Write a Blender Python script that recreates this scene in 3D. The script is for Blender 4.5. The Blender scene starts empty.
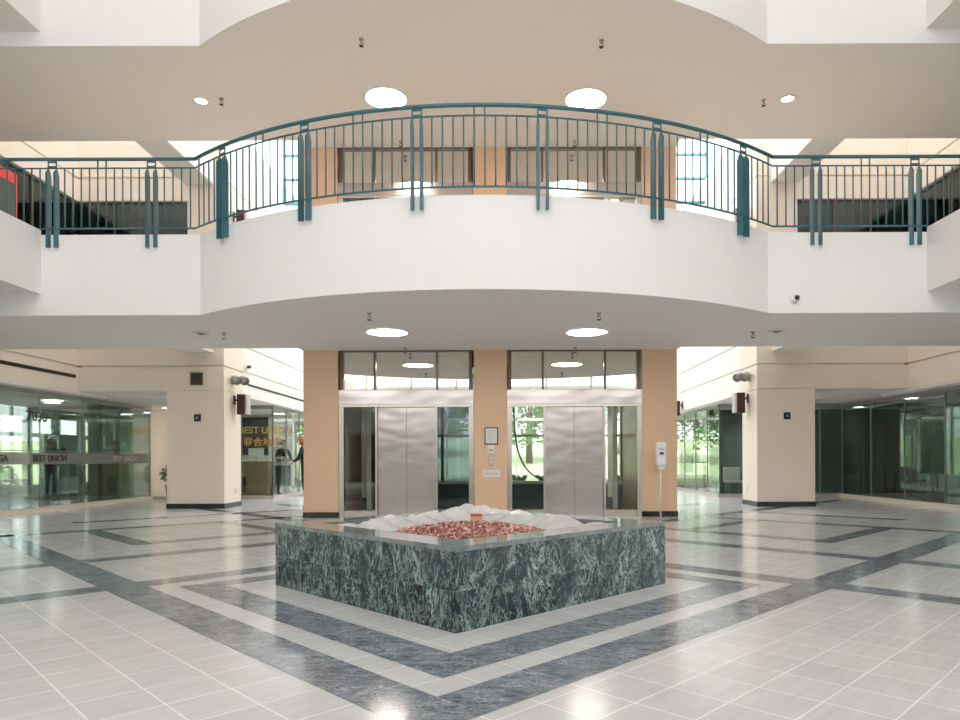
import bpy, bmesh, math, random
from mathutils import Vector, Matrix
random.seed(7)
PI = math.pi
scene = bpy.context.scene
COL = scene.collection

# ------------------------------------------------------------------ camera
cam_data = bpy.data.cameras.new('camera')
cam = bpy.data.objects.new('camera', cam_data)
COL.objects.link(cam)
cam_data.sensor_fit = 'HORIZONTAL'
cam_data.sensor_width = 36.0
cam_data.lens = 685.0 / 960.0 * 36.0
cam_data.shift_y = 100.0 / 960.0
cam_data.shift_x = -27.7 / 960.0
cam_data.clip_end = 400
yaw = 0.0
cam.matrix_world = (Matrix.Translation((0.333, 0, 1.1)) @ Matrix.Rotation(yaw, 4, 'Z')
                    @ Matrix.Rotation(PI / 2, 4, 'X') @ Matrix.Rotation(math.radians(-0.2), 4, 'Z'))
scene.camera = cam

# ------------------------------------------------------------------ sky and exposure
world = bpy.data.worlds.new('sky')
scene.world = world
world.use_nodes = True
bg = world.node_tree.nodes['Background']
bg.inputs['Color'].default_value = (0.985, 0.972, 1.0, 1)
bg.inputs['Strength'].default_value = 1.5
sun_data = bpy.data.lights.new('sun', 'SUN')
sun_data.energy = 6.5
sun_data.angle = math.radians(20)
sun = bpy.data.objects.new('sun', sun_data)
COL.objects.link(sun)
sun.rotation_euler = (math.radians(35), 0, math.radians(10))
vs = scene.view_settings
vs.view_transform = 'Standard'
vs.look = 'None'
vs.gamma = 1.0
vs.use_curve_mapping = False
vs.exposure = 1.25
scene.cycles.max_bounces = 10
scene.cycles.diffuse_bounces = 6
scene.cycles.glossy_bounces = 5
scene.cycles.transparent_max_bounces = 16

# ------------------------------------------------------------------ materials
MATS = {}


def mat_base(name):
    m = bpy.data.materials.new(name)
    m.use_nodes = True
    MATS[name] = m
    nt = m.node_tree
    return m, nt, nt.nodes['Principled BSDF']


def N(nt, kind, **kw):
    n = nt.nodes.new(kind)
    for k, v in kw.items():
        setattr(n, k, v)
    return n


def simple(name, col, rough=0.6, metal=0.0, var=0.04, scale=6.0, spec=0.5, bump=0.0):
    m, nt, p = mat_base(name)
    tc = N(nt, 'ShaderNodeTexCoord')
    nz = N(nt, 'ShaderNodeTexNoise')
    nz.inputs['Scale'].default_value = scale
    nz.inputs['Detail'].default_value = 4
    nt.links.new(tc.outputs['Object'], nz.inputs['Vector'])
    mx = N(nt, 'ShaderNodeMix', data_type='RGBA')
    mx.inputs[6].default_value = tuple(c * (1 - var) for c in col) + (1,)
    mx.inputs[7].default_value = tuple(min(1, c * (1 + var)) for c in col) + (1,)
    nt.links.new(nz.outputs[0], mx.inputs[0])
    nt.links.new(mx.outputs[2], p.inputs['Base Color'])
    p.inputs['Roughness'].default_value = rough
    p.inputs['Metallic'].default_value = metal
    p.inputs['Specular IOR Level'].default_value = spec
    if bump:
        b = N(nt, 'ShaderNodeBump')
        b.inputs['Strength'].default_value = bump
        b.inputs['Distance'].default_value = 0.01
        nt.links.new(nz.outputs[0], b.inputs['Height'])
        nt.links.new(b.outputs[0], p.inputs['Normal'])
    return m


def emit(name, col, strength):
    m, nt, p = mat_base(name)
    p.inputs['Base Color'].default_value = col + (1,)
    p.inputs['Emission Color'].default_value = col + (1,)
    p.inputs['Emission Strength'].default_value = strength
    return m


def glass(name, tint, refl=1.0, haze=None, haze_amt=0.0):
    """thin architectural pane: tinted see-through plus a mirror reflection that grows at grazing angles"""
    m = bpy.data.materials.new(name)
    m.use_nodes = True
    MATS[name] = m
    nt = m.node_tree
    nt.nodes.clear()
    out = N(nt, 'ShaderNodeOutputMaterial')
    tr = N(nt, 'ShaderNodeBsdfTransparent')
    tr.inputs[0].default_value = tint + (1,)
    gl = N(nt, 'ShaderNodeBsdfGlossy')
    gl.inputs['Roughness'].default_value = 0.01
    gl.inputs['Color'].default_value = (0.9, 0.95, 0.93, 1)
    fr = N(nt, 'ShaderNodeFresnel')
    fr.inputs[0].default_value = 1.52
    ml = N(nt, 'ShaderNodeMath', operation='MULTIPLY', use_clamp=True)
    ml.inputs[1].default_value = 1.8 * refl
    nt.links.new(fr.outputs[0], ml.inputs[0])
    mx = N(nt, 'ShaderNodeMixShader')
    nt.links.new(ml.outputs[0], mx.inputs[0])
    last = tr
    if haze:
        df = N(nt, 'ShaderNodeBsdfDiffuse')
        df.inputs[0].default_value = haze + (1,)
        m2 = N(nt, 'ShaderNodeMixShader')
        m2.inputs[0].default_value = haze_amt
        nt.links.new(tr.outputs[0], m2.inputs[1])
        nt.links.new(df.outputs[0], m2.inputs[2])
        last = m2
    nt.links.new(last.outputs[0], mx.inputs[1])
    nt.links.new(gl.outputs[0], mx.inputs[2])
    nt.links.new(mx.outputs[0], out.inputs[0])
    return m


def marble(name, base, mid, vein, scale=5.0, rough=0.12, amount=0.5, stretch=(1, 1, 1)):
    m, nt, p = mat_base(name)
    geo = N(nt, 'ShaderNodeNewGeometry')
    tc = N(nt, 'ShaderNodeTexCoord')
    sc = N(nt, 'ShaderNodeVectorMath', operation='SCALE')
    sc.inputs[0].default_value = (31.0, 17.0, 23.0)
    nt.links.new(geo.outputs['Random Per Island'], sc.inputs['Scale'])
    ad = N(nt, 'ShaderNodeVectorMath', operation='ADD')
    nt.links.new(tc.outputs['Object'], ad.inputs[0])
    nt.links.new(sc.outputs[0], ad.inputs[1])
    mp = N(nt, 'ShaderNodeMapping')
    mp.inputs['Scale'].default_value = stretch
    mp.inputs['Rotation'].default_value = (0.5, 0.4, 0.6)
    nt.links.new(ad.outputs[0], mp.inputs['Vector'])
    n1 = N(nt, 'ShaderNodeTexNoise')
    n1.inputs['Scale'].default_value = scale
    n1.inputs['Detail'].default_value = 8
    n1.inputs['Roughness'].default_value = 0.7
    n1.inputs['Distortion'].default_value = 1.2
    nt.links.new(mp.outputs[0], n1.inputs['Vector'])
    # veins: ridge of a distorted noise, twice
    def ridge(s, dist, width):
        n = N(nt, 'ShaderNodeTexNoise')
        n.inputs['Scale'].default_value = s
        n.inputs['Detail'].default_value = 9
        n.inputs['Roughness'].default_value = 0.66
        n.inputs['Distortion'].default_value = dist
        nt.links.new(mp.outputs[0], n.inputs['Vector'])
        a = N(nt, 'ShaderNodeMath', operation='SUBTRACT')
        a.inputs[1].default_value = 0.5
        nt.links.new(n.outputs[0], a.inputs[0])
        b = N(nt, 'ShaderNodeMath', operation='ABSOLUTE')
        nt.links.new(a.outputs[0], b.inputs[0])
        c = N(nt, 'ShaderNodeMapRange')
        c.inputs['From Min'].default_value = 0.0
        c.inputs['From Max'].default_value = width
        c.inputs['To Min'].default_value = 1.0
        c.inputs['To Max'].default_value = 0.0
        nt.links.new(b.outputs[0], c.inputs['Value'])
        return c
    r1 = ridge(scale * 0.9, 1.0, 0.016)
    r2 = ridge(scale * 3.1, 1.2, 0.024)
    mxv = N(nt, 'ShaderNodeMath', operation='MAXIMUM')
    nt.links.new(r1.outputs[0], mxv.inputs[0])
    nt.links.new(r2.outputs[0], mxv.inputs[1])
    mv = N(nt, 'ShaderNodeMath', operation='MULTIPLY')
    nt.links.new(mxv.outputs[0], mv.inputs[0])
    n4 = N(nt, 'ShaderNodeTexNoise')
    n4.inputs['Scale'].default_value = scale * 0.9
    n4.inputs['Detail'].default_value = 3
    nt.links.new(ad.outputs[0], n4.inputs['Vector'])
    ms = N(nt, 'ShaderNodeMapRange')
    ms.inputs['From Min'].default_value = 0.25
    ms.inputs['From Max'].default_value = 0.64
    ms.inputs['To Max'].default_value = amount
    nt.links.new(n4.outputs[0], ms.inputs['Value'])
    nt.links.new(ms.outputs[0], mv.inputs[1])
    cr = N(nt, 'ShaderNodeMapRange')
    cr.inputs['From Min'].default_value = 0.35
    cr.inputs['From Max'].default_value = 0.68
    nt.links.new(n1.outputs[0], cr.inputs['Value'])
    m1 = N(nt, 'ShaderNodeMix', data_type='RGBA')
    m1.inputs[6].default_value = base + (1,)
    m1.inputs[7].default_value = mid + (1,)
    nt.links.new(cr.outputs[0], m1.inputs[0])
    m2 = N(nt, 'ShaderNodeMix', data_type='RGBA')
    m2.inputs[7].default_value = vein + (1,)
    nt.links.new(m1.outputs[2], m2.inputs[6])
    nt.links.new(mv.outputs[0], m2.inputs[0])
    nt.links.new(m2.outputs[2], p.inputs['Base Color'])
    p.inputs['Roughness'].default_value = rough
    p.inputs['Specular IOR Level'].default_value = 0.4
    return m


def floor_tile_mat(name):
    m, nt, p = mat_base(name)
    tc = N(nt, 'ShaderNodeTexCoord')
    mp = N(nt, 'ShaderNodeMapping')
    mp.inputs['Rotation'].default_value = (0, 0, math.radians(-45))
    mp.inputs['Location'].default_value = (-0.13, -0.05, 0)
    nt.links.new(tc.outputs['Object'], mp.inputs['Vector'])
    br = N(nt, 'ShaderNodeTexBrick')
    br.offset = 0.0
    br.inputs['Scale'].default_value = 1.0
    br.inputs['Brick Width'].default_value = 0.30
    br.inputs['Row Height'].default_value = 0.30
    br.inputs['Mortar Size'].default_value = 0.0042
    br.inputs['Mortar Smooth'].default_value = 0.1
    br.inputs['Bias'].default_value = 0.0
    br.inputs['Color1'].default_value = (0.585, 0.588, 0.588, 1)
    br.inputs['Color2'].default_value = (0.635, 0.638, 0.635, 1)
    br.inputs['Mortar'].default_value = (0.86, 0.86, 0.85, 1)
    nt.links.new(mp.outputs[0], br.inputs['Vector'])
    m2 = N(nt, 'ShaderNodeMapping')
    m2.inputs['Scale'].default_value = (2.0, 14.0, 1)
    nt.links.new(mp.outputs[0], m2.inputs['Vector'])
    nz = N(nt, 'ShaderNodeTexNoise')
    nz.inputs['Scale'].default_value = 1.6
    nz.inputs['Detail'].default_value = 6
    nz.inputs['Distortion'].default_value = 0.6
    nt.links.new(m2.outputs[0], nz.inputs['Vector'])
    cr = N(nt, 'ShaderNodeMapRange')
    cr.inputs['From Min'].default_value = 0.3
    cr.inputs['From Max'].default_value = 0.7
    cr.inputs['To Min'].default_value = 0.92
    cr.inputs['To Max'].default_value = 1.03
    nt.links.new(nz.outputs[0], cr.inputs['Value'])
    mx = N(nt, 'ShaderNodeVectorMath', operation='SCALE')
    nt.links.new(br.outputs['Color'], mx.inputs[0])
    nt.links.new(cr.outputs[0], mx.inputs['Scale'])
    nt.links.new(mx.outputs[0], p.inputs['Base Color'])
    n3 = N(nt, 'ShaderNodeTexNoise')
    n3.inputs['Scale'].default_value = 3.0
    nt.links.new(tc.outputs['Object'], n3.inputs['Vector'])
    r = N(nt, 'ShaderNodeMapRange')
    r.inputs['To Min'].default_value = 0.11
    r.inputs['To Max'].default_value = 0.24
    nt.links.new(n3.outputs[0], r.inputs['Value'])
    nt.links.new(r.outputs[0], p.inputs['Roughness'])
    p.inputs['Specular IOR Level'].default_value = 0.6
    return m


def steel_mat(name, col, rough, wave):
    m, nt, p = mat_base(name)
    p.inputs['Base Color'].default_value = col + (1,)
    p.inputs['Metallic'].default_value = 1.0
    p.inputs['Roughness'].default_value = rough
    tc = N(nt, 'ShaderNodeTexCoord')
    mp = N(nt, 'ShaderNodeMapping')
    mp.inputs['Scale'].default_value = (1.2, 1.0, 2.6)
    nt.links.new(tc.outputs['Object'], mp.inputs['Vector'])
    nz = N(nt, 'ShaderNodeTexNoise')
    nz.inputs['Scale'].default_value = 1.3
    nz.inputs['Detail'].default_value = 1
    nt.links.new(mp.outputs[0], nz.inputs['Vector'])
    b = N(nt, 'ShaderNodeBump')
    b.inputs['Strength'].default_value = wave
    b.inputs['Distance'].default_value = 0.02
    nt.links.new(nz.outputs[0], b.inputs['Height'])
    nt.links.new(b.outputs[0], p.inputs['Normal'])
    return m


WHITE = simple('white_paint', (0.85, 0.835, 0.815), 0.75, var=0.01)
SOFFIT = simple('soffit_paint', (0.875, 0.84, 0.81), 0.8, var=0.015, scale=1.5)
CREAM = simple('cream_paint', (0.85, 0.765, 0.66), 0.45, var=0.02, scale=1.0)
LAMINATE = simple('beige_laminate', (0.78, 0.53, 0.345), 0.4, var=0.03, scale=2.0)
GREYTRIM = simple('grey_trim', (0.55, 0.52, 0.48), 0.5)
DARKGAP = simple('dark_gap', (0.02, 0.02, 0.02), 0.9)
FLOOR = floor_tile_mat('floor_tiles')
BAND = marble('blue_marble', (0.05, 0.065, 0.09), (0.26, 0.29, 0.325), (0.70, 0.73, 0.75), 6.0, 0.12, 0.85, (1, 2.4, 1))
GREEN = marble('green_marble', (0.005, 0.015, 0.021), (0.022, 0.050, 0.056), (0.52, 0.66, 0.60), 4.6, 0.14, 0.95, (1.0, 1.0, 0.55))
COPING = marble('coping_marble', (0.10, 0.13, 0.13), (0.26, 0.29, 0.28), (0.5, 0.55, 0.5), 6.0, 0.08, 0.35)  # paler than the basin, to paint in the sheen of reflected light
BASEM = marble('base_marble', (0.012, 0.014, 0.012), (0.03, 0.04, 0.035), (0.2, 0.22, 0.2), 8.0, 0.15, 0.25)
GROUT = simple('pale_grout', (0.22, 0.28, 0.26), 0.7)
STEEL = steel_mat('brushed_steel', (0.58, 0.535, 0.51), 0.2, 0.45)
FRAME = steel_mat('frame_steel', (0.60, 0.545, 0.48), 0.25, 0.0)
BRONZE = simple('bronze_frame', (0.17, 0.125, 0.095), 0.3, 0.7)
TEAL = simple('teal_paint', (0.035, 0.135, 0.165), 0.35, var=0.05)
MIRROR = steel_mat('mirror_glass', (0.80, 0.78, 0.72), 0.015, 0.0)
CLEAR = glass('clear_glass', (0.95, 0.975, 0.96), 0.7)
BLUEG = glass('blue_grey_glass', (0.36, 0.42, 0.47), 0.9)
RETG = glass('lobby_glass', (0.93, 0.96, 0.945), 0.25)
SHOP = glass('shop_glass', (0.84, 0.89, 0.865), 0.45)
DARKG = glass('dark_glass', (0.45, 0.53, 0.51), 0.9)
FROST = glass('frosted_film', (0.5, 0.52, 0.5), 0.6, (0.40, 0.40, 0.38), 0.65)
LENS = emit('lamp_lens', (1.0, 0.91, 0.78), 8.5)
LENSW = emit('warm_lamp_lens', (1.0, 0.62, 0.28), 9.0)
MONITOR = simple('white_plastic', (0.82, 0.82, 0.80), 0.35)
BLACK = simple('black_plastic', (0.015, 0.015, 0.016), 0.4)
MAROON = simple('maroon_case', (0.055, 0.014, 0.016), 0.45)
GREYMET = simple('grey_metal', (0.36, 0.35, 0.34), 0.4, 0.5)
LOUVRE = simple('olive_vent', (0.13, 0.105, 0.055), 0.5)
DARKWALL = simple('dark_shop_wall', (0.10, 0.125, 0.11), 0.8)
TEALWALL = simple('teal_shaft_panel', (0.02, 0.06, 0.075), 0.25)
PARTN = simple('green_grey_panel', (0.36, 0.43, 0.39), 0.5)
SHOPWALL = simple('pale_shop_wall', (0.62, 0.62, 0.58), 0.8)
REDWOOD = simple('brown_wood', (0.10, 0.032, 0.022), 0.4, var=0.3, scale=9)
OAK = simple('oak_slats', (0.42, 0.30, 0.18), 0.5, var=0.2, scale=12)
GOLD = simple('gold_letters', (0.62, 0.36, 0.08), 0.35, 0.3)
INK = simple('dark_ink', (0.03, 0.032, 0.032), 0.6)
PAPER = simple('paper', (0.78, 0.78, 0.77), 0.6)
RED = simple('red_paint', (0.75, 0.07, 0.06), 0.5)
BRICKC = simple('buff_brick', (0.60, 0.42, 0.25), 0.8)
GRASS = simple('grass_green', (0.31, 0.36, 0.21), 0.9, var=0.3, scale=3)
LEAF = simple('leaf_green', (0.12, 0.24, 0.07), 0.6, var=0.5, scale=2)
BARK = simple('bark', (0.10, 0.075, 0.05), 0.9, var=0.3)
POT = simple('grey_pot', (0.25, 0.26, 0.26), 0.7)
SKIN = simple('skin', (0.62, 0.40, 0.30), 0.5)
HAIRD = simple('dark_hair', (0.03, 0.022, 0.018), 0.5)
HAIRR = simple('auburn_hair', (0.42, 0.10, 0.03), 0.5)
CLOTHB = simple('black_cloth', (0.018, 0.018, 0.02), 0.8)
CLOTHG = simple('slate_cloth', (0.09, 0.10, 0.12), 0.8)
SHOE = simple('pale_shoe', (0.7, 0.6, 0.58), 0.6)
BLUE = simple('blue_print', (0.07, 0.18, 0.40), 0.5, var=0.3, scale=8)
NAVY = simple('navy_print', (0.02, 0.03, 0.06), 0.5)
LILAC = simple('lilac_print', (0.42, 0.45, 0.58), 0.5, var=0.2)


def chips_mat():
    m, nt, p = mat_base('red_stone_chips')
    geo = N(nt, 'ShaderNodeNewGeometry')
    cr = N(nt, 'ShaderNodeValToRGB')
    e = cr.color_ramp.elements
    e[0].position = 0.0
    e[0].color = (0.20, 0.06, 0.045, 1)
    e[1].position = 1.0
    e[1].color = (0.85, 0.68, 0.63, 1)
    for pos, c in ((0.3, (0.36, 0.12, 0.09, 1)), (0.6, (0.50, 0.24, 0.19, 1)), (0.85, (0.66, 0.42, 0.36, 1))):
        x = e.new(pos)
        x.color = c
    nt.links.new(geo.outputs['Random Per Island'], cr.inputs[0])
    nt.links.new(cr.outputs[0], p.inputs['Base Color'])
    p.inputs['Roughness'].default_value = 0.7
    return m


def sheet_mat():
    m = bpy.data.materials.new('plastic_film')
    m.use_nodes = True
    nt = m.node_tree
    p = nt.nodes['Principled BSDF']
    p.inputs['Base Color'].default_value = (0.86, 0.84, 0.83, 1)
    p.inputs['Roughness'].default_value = 0.22
    tr = N(nt, 'ShaderNodeBsdfTransparent')
    mx = N(nt, 'ShaderNodeMixShader')
    mx.inputs[0].default_value = 0.66
    nt.links.new(tr.outputs[0], mx.inputs[1])
    nt.links.new(p.outputs[0], mx.inputs[2])
    nt.links.new(mx.outputs[0], nt.nodes['Material Output'].inputs[0])
    return m


def opal_mat(name, c):
    m = bpy.data.materials.new(name)
    m.use_nodes = True
    nt = m.node_tree
    nt.nodes.clear()
    out = N(nt, 'ShaderNodeOutputMaterial')
    t = N(nt, 'ShaderNodeBsdfTranslucent')
    t.inputs[0].default_value = (c, c, c, 1)
    nt.links.new(t.outputs[0], out.inputs[0])
    return m


OPAL = opal_mat('opal_glazing', .29)
OPALR = opal_mat('pale_opal_glazing', .8)
CHIPS = chips_mat()
FILM = sheet_mat()


# ------------------------------------------------------------------ mesh helpers
class MB:
    def __init__(self):
        self.bm = bmesh.new()
        self.mats = []

    def mi(self, m):
        if m not in self.mats:
            self.mats.append(m)
        return self.mats.index(m)

    def box(self, x0, x1, y0, y1, z0, z1, m=None, M=None):
        i = self.mi(m) if m else 0
        vs_ = [Vector((x, y, z)) for z in (z0, z1) for y in (y0, y1) for x in (x0, x1)]
        if M is not None:
            vs_ = [M @ v for v in vs_]
        v = [self.bm.verts.new(c) for c in vs_]
        for f in ((0, 2, 3, 1), (4, 5, 7, 6), (0, 1, 5, 4), (2, 6, 7, 3), (0, 4, 6, 2), (1, 3, 7, 5)):
            self.bm.faces.new([v[k] for k in f]).material_index = i
        return self

    def poly(self, pts, m=None):
        i = self.mi(m) if m else 0
        f = self.bm.faces.new([self.bm.verts.new(p) for p in pts])
        f.material_index = i
        return self

    def prism(self, pts, z0, z1, m_side, m_bot=None, m_top=None):
        n = len(pts)
        lo = [self.bm.verts.new((x, y, z0)) for x, y in pts]
        hi = [self.bm.verts.new((x, y, z1)) for x, y in pts]
        a, b, c = self.mi(m_side), self.mi(m_bot or m_side), self.mi(m_top or m_side)
        for k in range(n):
            self.bm.faces.new((lo[k], lo[(k + 1) % n], hi[(k + 1) % n], hi[k])).material_index = a
        self.bm.faces.new(lo[::-1]).material_index = b
        self.bm.faces.new(hi).material_index = c
        return self

    def tube(self, pts, r, m=None, seg=10, cap=True, radii=None):
        i = self.mi(m) if m else 0
        pts = [Vector(p) for p in pts]
        rings = []
        for k, p in enumerate(pts):
            d = (pts[min(k + 1, len(pts) - 1)] - pts[max(k - 1, 0)]).normalized()
            up = Vector((0, 0, 1)) if abs(d.z) < 0.95 else Vector((1, 0, 0))
            s = d.cross(up).normalized()
            t = s.cross(d)
            rr = radii[k] if radii else r
            rings.append([self.bm.verts.new(p + (s * math.cos(2 * PI * j / seg) + t * math.sin(2 * PI * j / seg)) * rr) for j in range(seg)])
        for a, b in zip(rings, rings[1:]):
            for j in range(seg):
                f = self.bm.faces.new((a[j], a[(j + 1) % seg], b[(j + 1) % seg], b[j]))
                f.material_index = i
                f.smooth = True
        if cap:
            self.bm.faces.new(rings[0][::-1]).material_index = i
            self.bm.faces.new(rings[-1]).material_index = i
        return self

    def lathe(self, prof, c, m=None, seg=28, close=True):
        """profile of (radius, z) turned about the vertical through c"""
        i = self.mi(m) if m else 0
        rings = []
        for r, z in prof:
            if r < 1e-6:
                rings.append([self.bm.verts.new((c[0], c[1], c[2] + z))])
            else:
                rings.append([self.bm.verts.new((c[0] + r * math.cos(2 * PI * j / seg), c[1] + r * math.sin(2 * PI * j / seg), c[2] + z)) for j in range(seg)])
        for a, b in zip(rings, rings[1:]):
            for j in range(seg):
                q = (j + 1) % seg
                if len(a) == 1:
                    vs_ = (a[0], b[q], b[j])
                elif len(b) == 1:
                    vs_ = (a[j], a[q], b[0])
                else:
                    vs_ = (a[j], a[q], b[q], b[j])
                f = self.bm.faces.new(vs_)
                f.material_index = i
                f.smooth = True
        return self

    def build(self, name, m=None, parent=None, bevel=0.0, loc=None, fix=True):
        if fix:
            bmesh.ops.recalc_face_normals(self.bm, faces=self.bm.faces[:])
        me = bpy.data.meshes.new(name)
        self.bm.to_mesh(me)
        self.bm.free()
        for k in (self.mats or [m]):
            me.materials.append(k)
        o = bpy.data.objects.new(name, me)
        COL.objects.link(o)
        if bevel:
            b = o.modifiers.new('bevel', 'BEVEL')
            b.width = bevel
            b.segments = 2
            b.limit_method = 'ANGLE'
        if parent is not None:
            o.parent = parent
        if loc is not None:
            o.location = loc
        return o


def empty(name, loc=(0, 0, 0), rz=0.0):
    o = bpy.data.objects.new(name, None)
    COL.objects.link(o)
    o.location = loc
    o.rotation_euler = (0, 0, rz)
    return o


def tag(o, label, cat, group=None, kind=None):
    o['label'] = label
    o['category'] = cat
    if group:
        o['group'] = group
    if kind:
        o['kind'] = kind
    return o


def struct(o, label=None, cat=None):
    o['kind'] = 'structure'
    if label:
        o['label'] = label
    if cat:
        o['category'] = cat
    return o


def kids(o):
    return [c for c in COL.objects if c.parent == o]


def copy_tree(o, parent=None):
    c = o.copy()
    COL.objects.link(c)
    if parent is not None:
        c.parent = parent
    for ch in kids(o):
        copy_tree(ch, c)
    return c


def text_mesh(name, body, size, loc, rot, m, parent=None, depth=0.004, align='CENTER', space=1.0, bold=0.0):
    cu = bpy.data.curves.new(name, 'FONT')
    cu.body = body
    cu.size = size
    cu.extrude = depth
    cu.offset = bold
    cu.align_x = align
    cu.align_y = 'CENTER'
    cu.space_character = space
    tmp = bpy.data.objects.new(name + '_curve', cu)
    COL.objects.link(tmp)
    dg = bpy.context.evaluated_depsgraph_get()
    me = bpy.data.meshes.new_from_object(tmp.evaluated_get(dg))
    bpy.data.objects.remove(tmp)
    bpy.data.curves.remove(cu)
    me.materials.clear()
    me.materials.append(m)
    o = bpy.data.objects.new(name, me)
    COL.objects.link(o)
    if parent is not None:
        o.parent = parent
    o.location = loc
    o.rotation_euler = rot
    return o


# ================================================================== SETTING
# plan: X across, Y away from the camera, building axis at X = 0
R0, CY, KX, KY = 6.565, 15.055, 4.12, 9.944
YB = 12.9            # back edge of the bridges
YE = 13.2            # elevator fronts
XI, XO = 6.15, 9.6   # inner and outer fascia planes
YP = 15.86           # face of the piers


def arc_pt(deg, r=R0):
    t = math.radians(deg)
    return (r * math.sin(t), CY - r * math.cos(t))


KA = math.degrees(math.asin(KX / R0))

# ---- floor: tiles plus inlaid bands in the same mesh (flush stone)
fb = MB()
fb.poly([(-16, -12, 0), (16, -12, 0), (16, 28, 0), (-16, 28, 0)], FLOOR)


def ab2xy(a, b):
    return ((a - b) / 2 ** .5, (a + b) / 2 ** .5)


def band(a0, a1, b0, b1, z=0.0015):
    """inlaid strip in the diagonal grid, laid as separate slabs"""
    long_a = (a1 - a0) > (b1 - b0)
    L = (a1 - a0) if long_a else (b1 - b0)
    n = max(1, round(L / 0.594))
    for k in range(n):
        g = 0.0012
        if long_a:
            p0, p1, q0, q1 = a0 + L * k / n + g, a0 + L * (k + 1) / n - g, b0, b1
        else:
            p0, p1, q0, q1 = a0, a1, b0 + L * k / n + g, b0 + L * (k + 1) / n - g
        pts = [ab2xy(p0, q0), ab2xy(p1, q0), ab2xy(p1, q1), ab2xy(p0, q1)]
        if any(abs(x) > 9.9 for x, y in pts) or any(y > 27.5 for x, y in pts):
            continue
        fb.poly([(x, y, z) for x, y in pts], BAND)


# outer frame lines
A0, A1, B0, B1 = 1.93, 2.25, 2.44, 2.76
E0, E1, C0, C1 = 5.80, 6.05, 6.27, 6.58
D0, D1, F0, F1 = 8.24, 8.55, 9.55, 9.86
band(A0, A1, A0, 16)
band(A1, 16, A0, A1)
# ring round the planter
band(B0, B1, B0, E1)
band(B1, E1, B0, B1)
band(E0, E1, B1, E1)
band(B1, E0, E0, E1)
# cross bands
band(-7, A0, C0, C1)
band(A1, 20, C0, C1)
band(C0, C1, -7, A0)
band(C0, C1, A1, C0)
band(C0, C1, C1, 16)
band(-7, A0, D0, D1)
band(A1, C0, D0, D1)
band(C1, 16, D0, D1)
band(D0, D1, -7, A0)
band(D0, D1, A1, C0)
band(D0, D1, C1, D0)
band(D0, D1, D1, 16)
band(3.10, 3.37, F0, 12.05)
band(3.37, C0, F0, F1)
band(F0, 12.05, 3.08, 3.35)
band(F0, F1, 3.35, C0)
band(-2, 8, 12.05, 12.33)
band(12.05, 12.33, -2, C0)
band(F1, 12.05, 5.2, 5.46)
band(5.2, 5.46, F1, 12.0)
band(3.4, 8, 13.8, 14.1)
band(13.8, 14.1, 3.4, C0)
floor = struct(fb.build('floor', fix=False))

# ---- bridges (curved balconies) at two levels
bridge_pts = [(-XO, YB), (-XO, KY)] + [arc_pt(-KA + 2 * KA * k / 64) for k in range(65)] + [(XO, KY), (XO, YB), (3.6, YB), (3.6, YE), (-3.6, YE), (-3.6, YB)]
b1 = MB().prism(bridge_pts, 3.22, 4.39, WHITE, SOFFIT, CREAM)
struct(b1.build('ceiling_lower'), 'white curved balcony front with grey soffit over the elevator lobby', 'balcony')
b2 = MB().prism(bridge_pts, 7.13, 8.35, WHITE, SOFFIT, CREAM)
struct(b2.build('ceiling_upper'), 'upper curved balcony soffit above the teal railing', 'balcony')

# side ledges along the atrium
for s, nm in ((-1, 'left'), (1, 'right')):
    for z0, z1, lv in ((3.53, 4.46, 'lower'), (7.34, 8.35, 'upper')):
        e = MB()
        x0, x1 = sorted((s * 6.43, s * XO))
        e.box(x0, x1, -10, KY, z0, z1, WHITE)
        for f in e.bm.faces:
            f.normal_update()
        k = e.mi(SOFFIT)
        for f in e.bm.faces:
            if all(abs(v.co.z - z0) < 1e-4 for v in f.verts):
                f.material_index = k
        struct(e.build('trim_ledge_' + lv + '_' + nm), 'white solid ledge running along the %s atrium wall' % nm, 'ledge')
    # short link beams from bridge to pier
    for z0, z1, lv in ((3.6, 4.3, 'lower'), (7.5, 8.3, 'upper')):
        x0, x1 = sorted((s * 6.45, s * 7.1))
        struct(MB().box(x0, x1, YB, YP - 0.0, z0, z1, WHITE).build('trim_beam_' + lv + '_' + nm), 'short link beam between bridge and pier', 'beam')


def banded(mb, x0, x1, y0, y1, zs, m, axis, s):
    """wall built of courses with shadow joints: the joints are shallow set-backs"""
    g = 0.02
    for k in range(len(zs) - 1):
        a = zs[k] + (g if k else 0)
        b = zs[k + 1] - (g if k < len(zs) - 2 else 0)
        mb.box(x0, x1, y0, y1, a, b, m)
    ins = 0.045
    for z in zs[1:-1]:
        mb.box(x0 + ins, x1 - ins, y0 + ins, y1 - ins, z - g, z + g, m)


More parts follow.
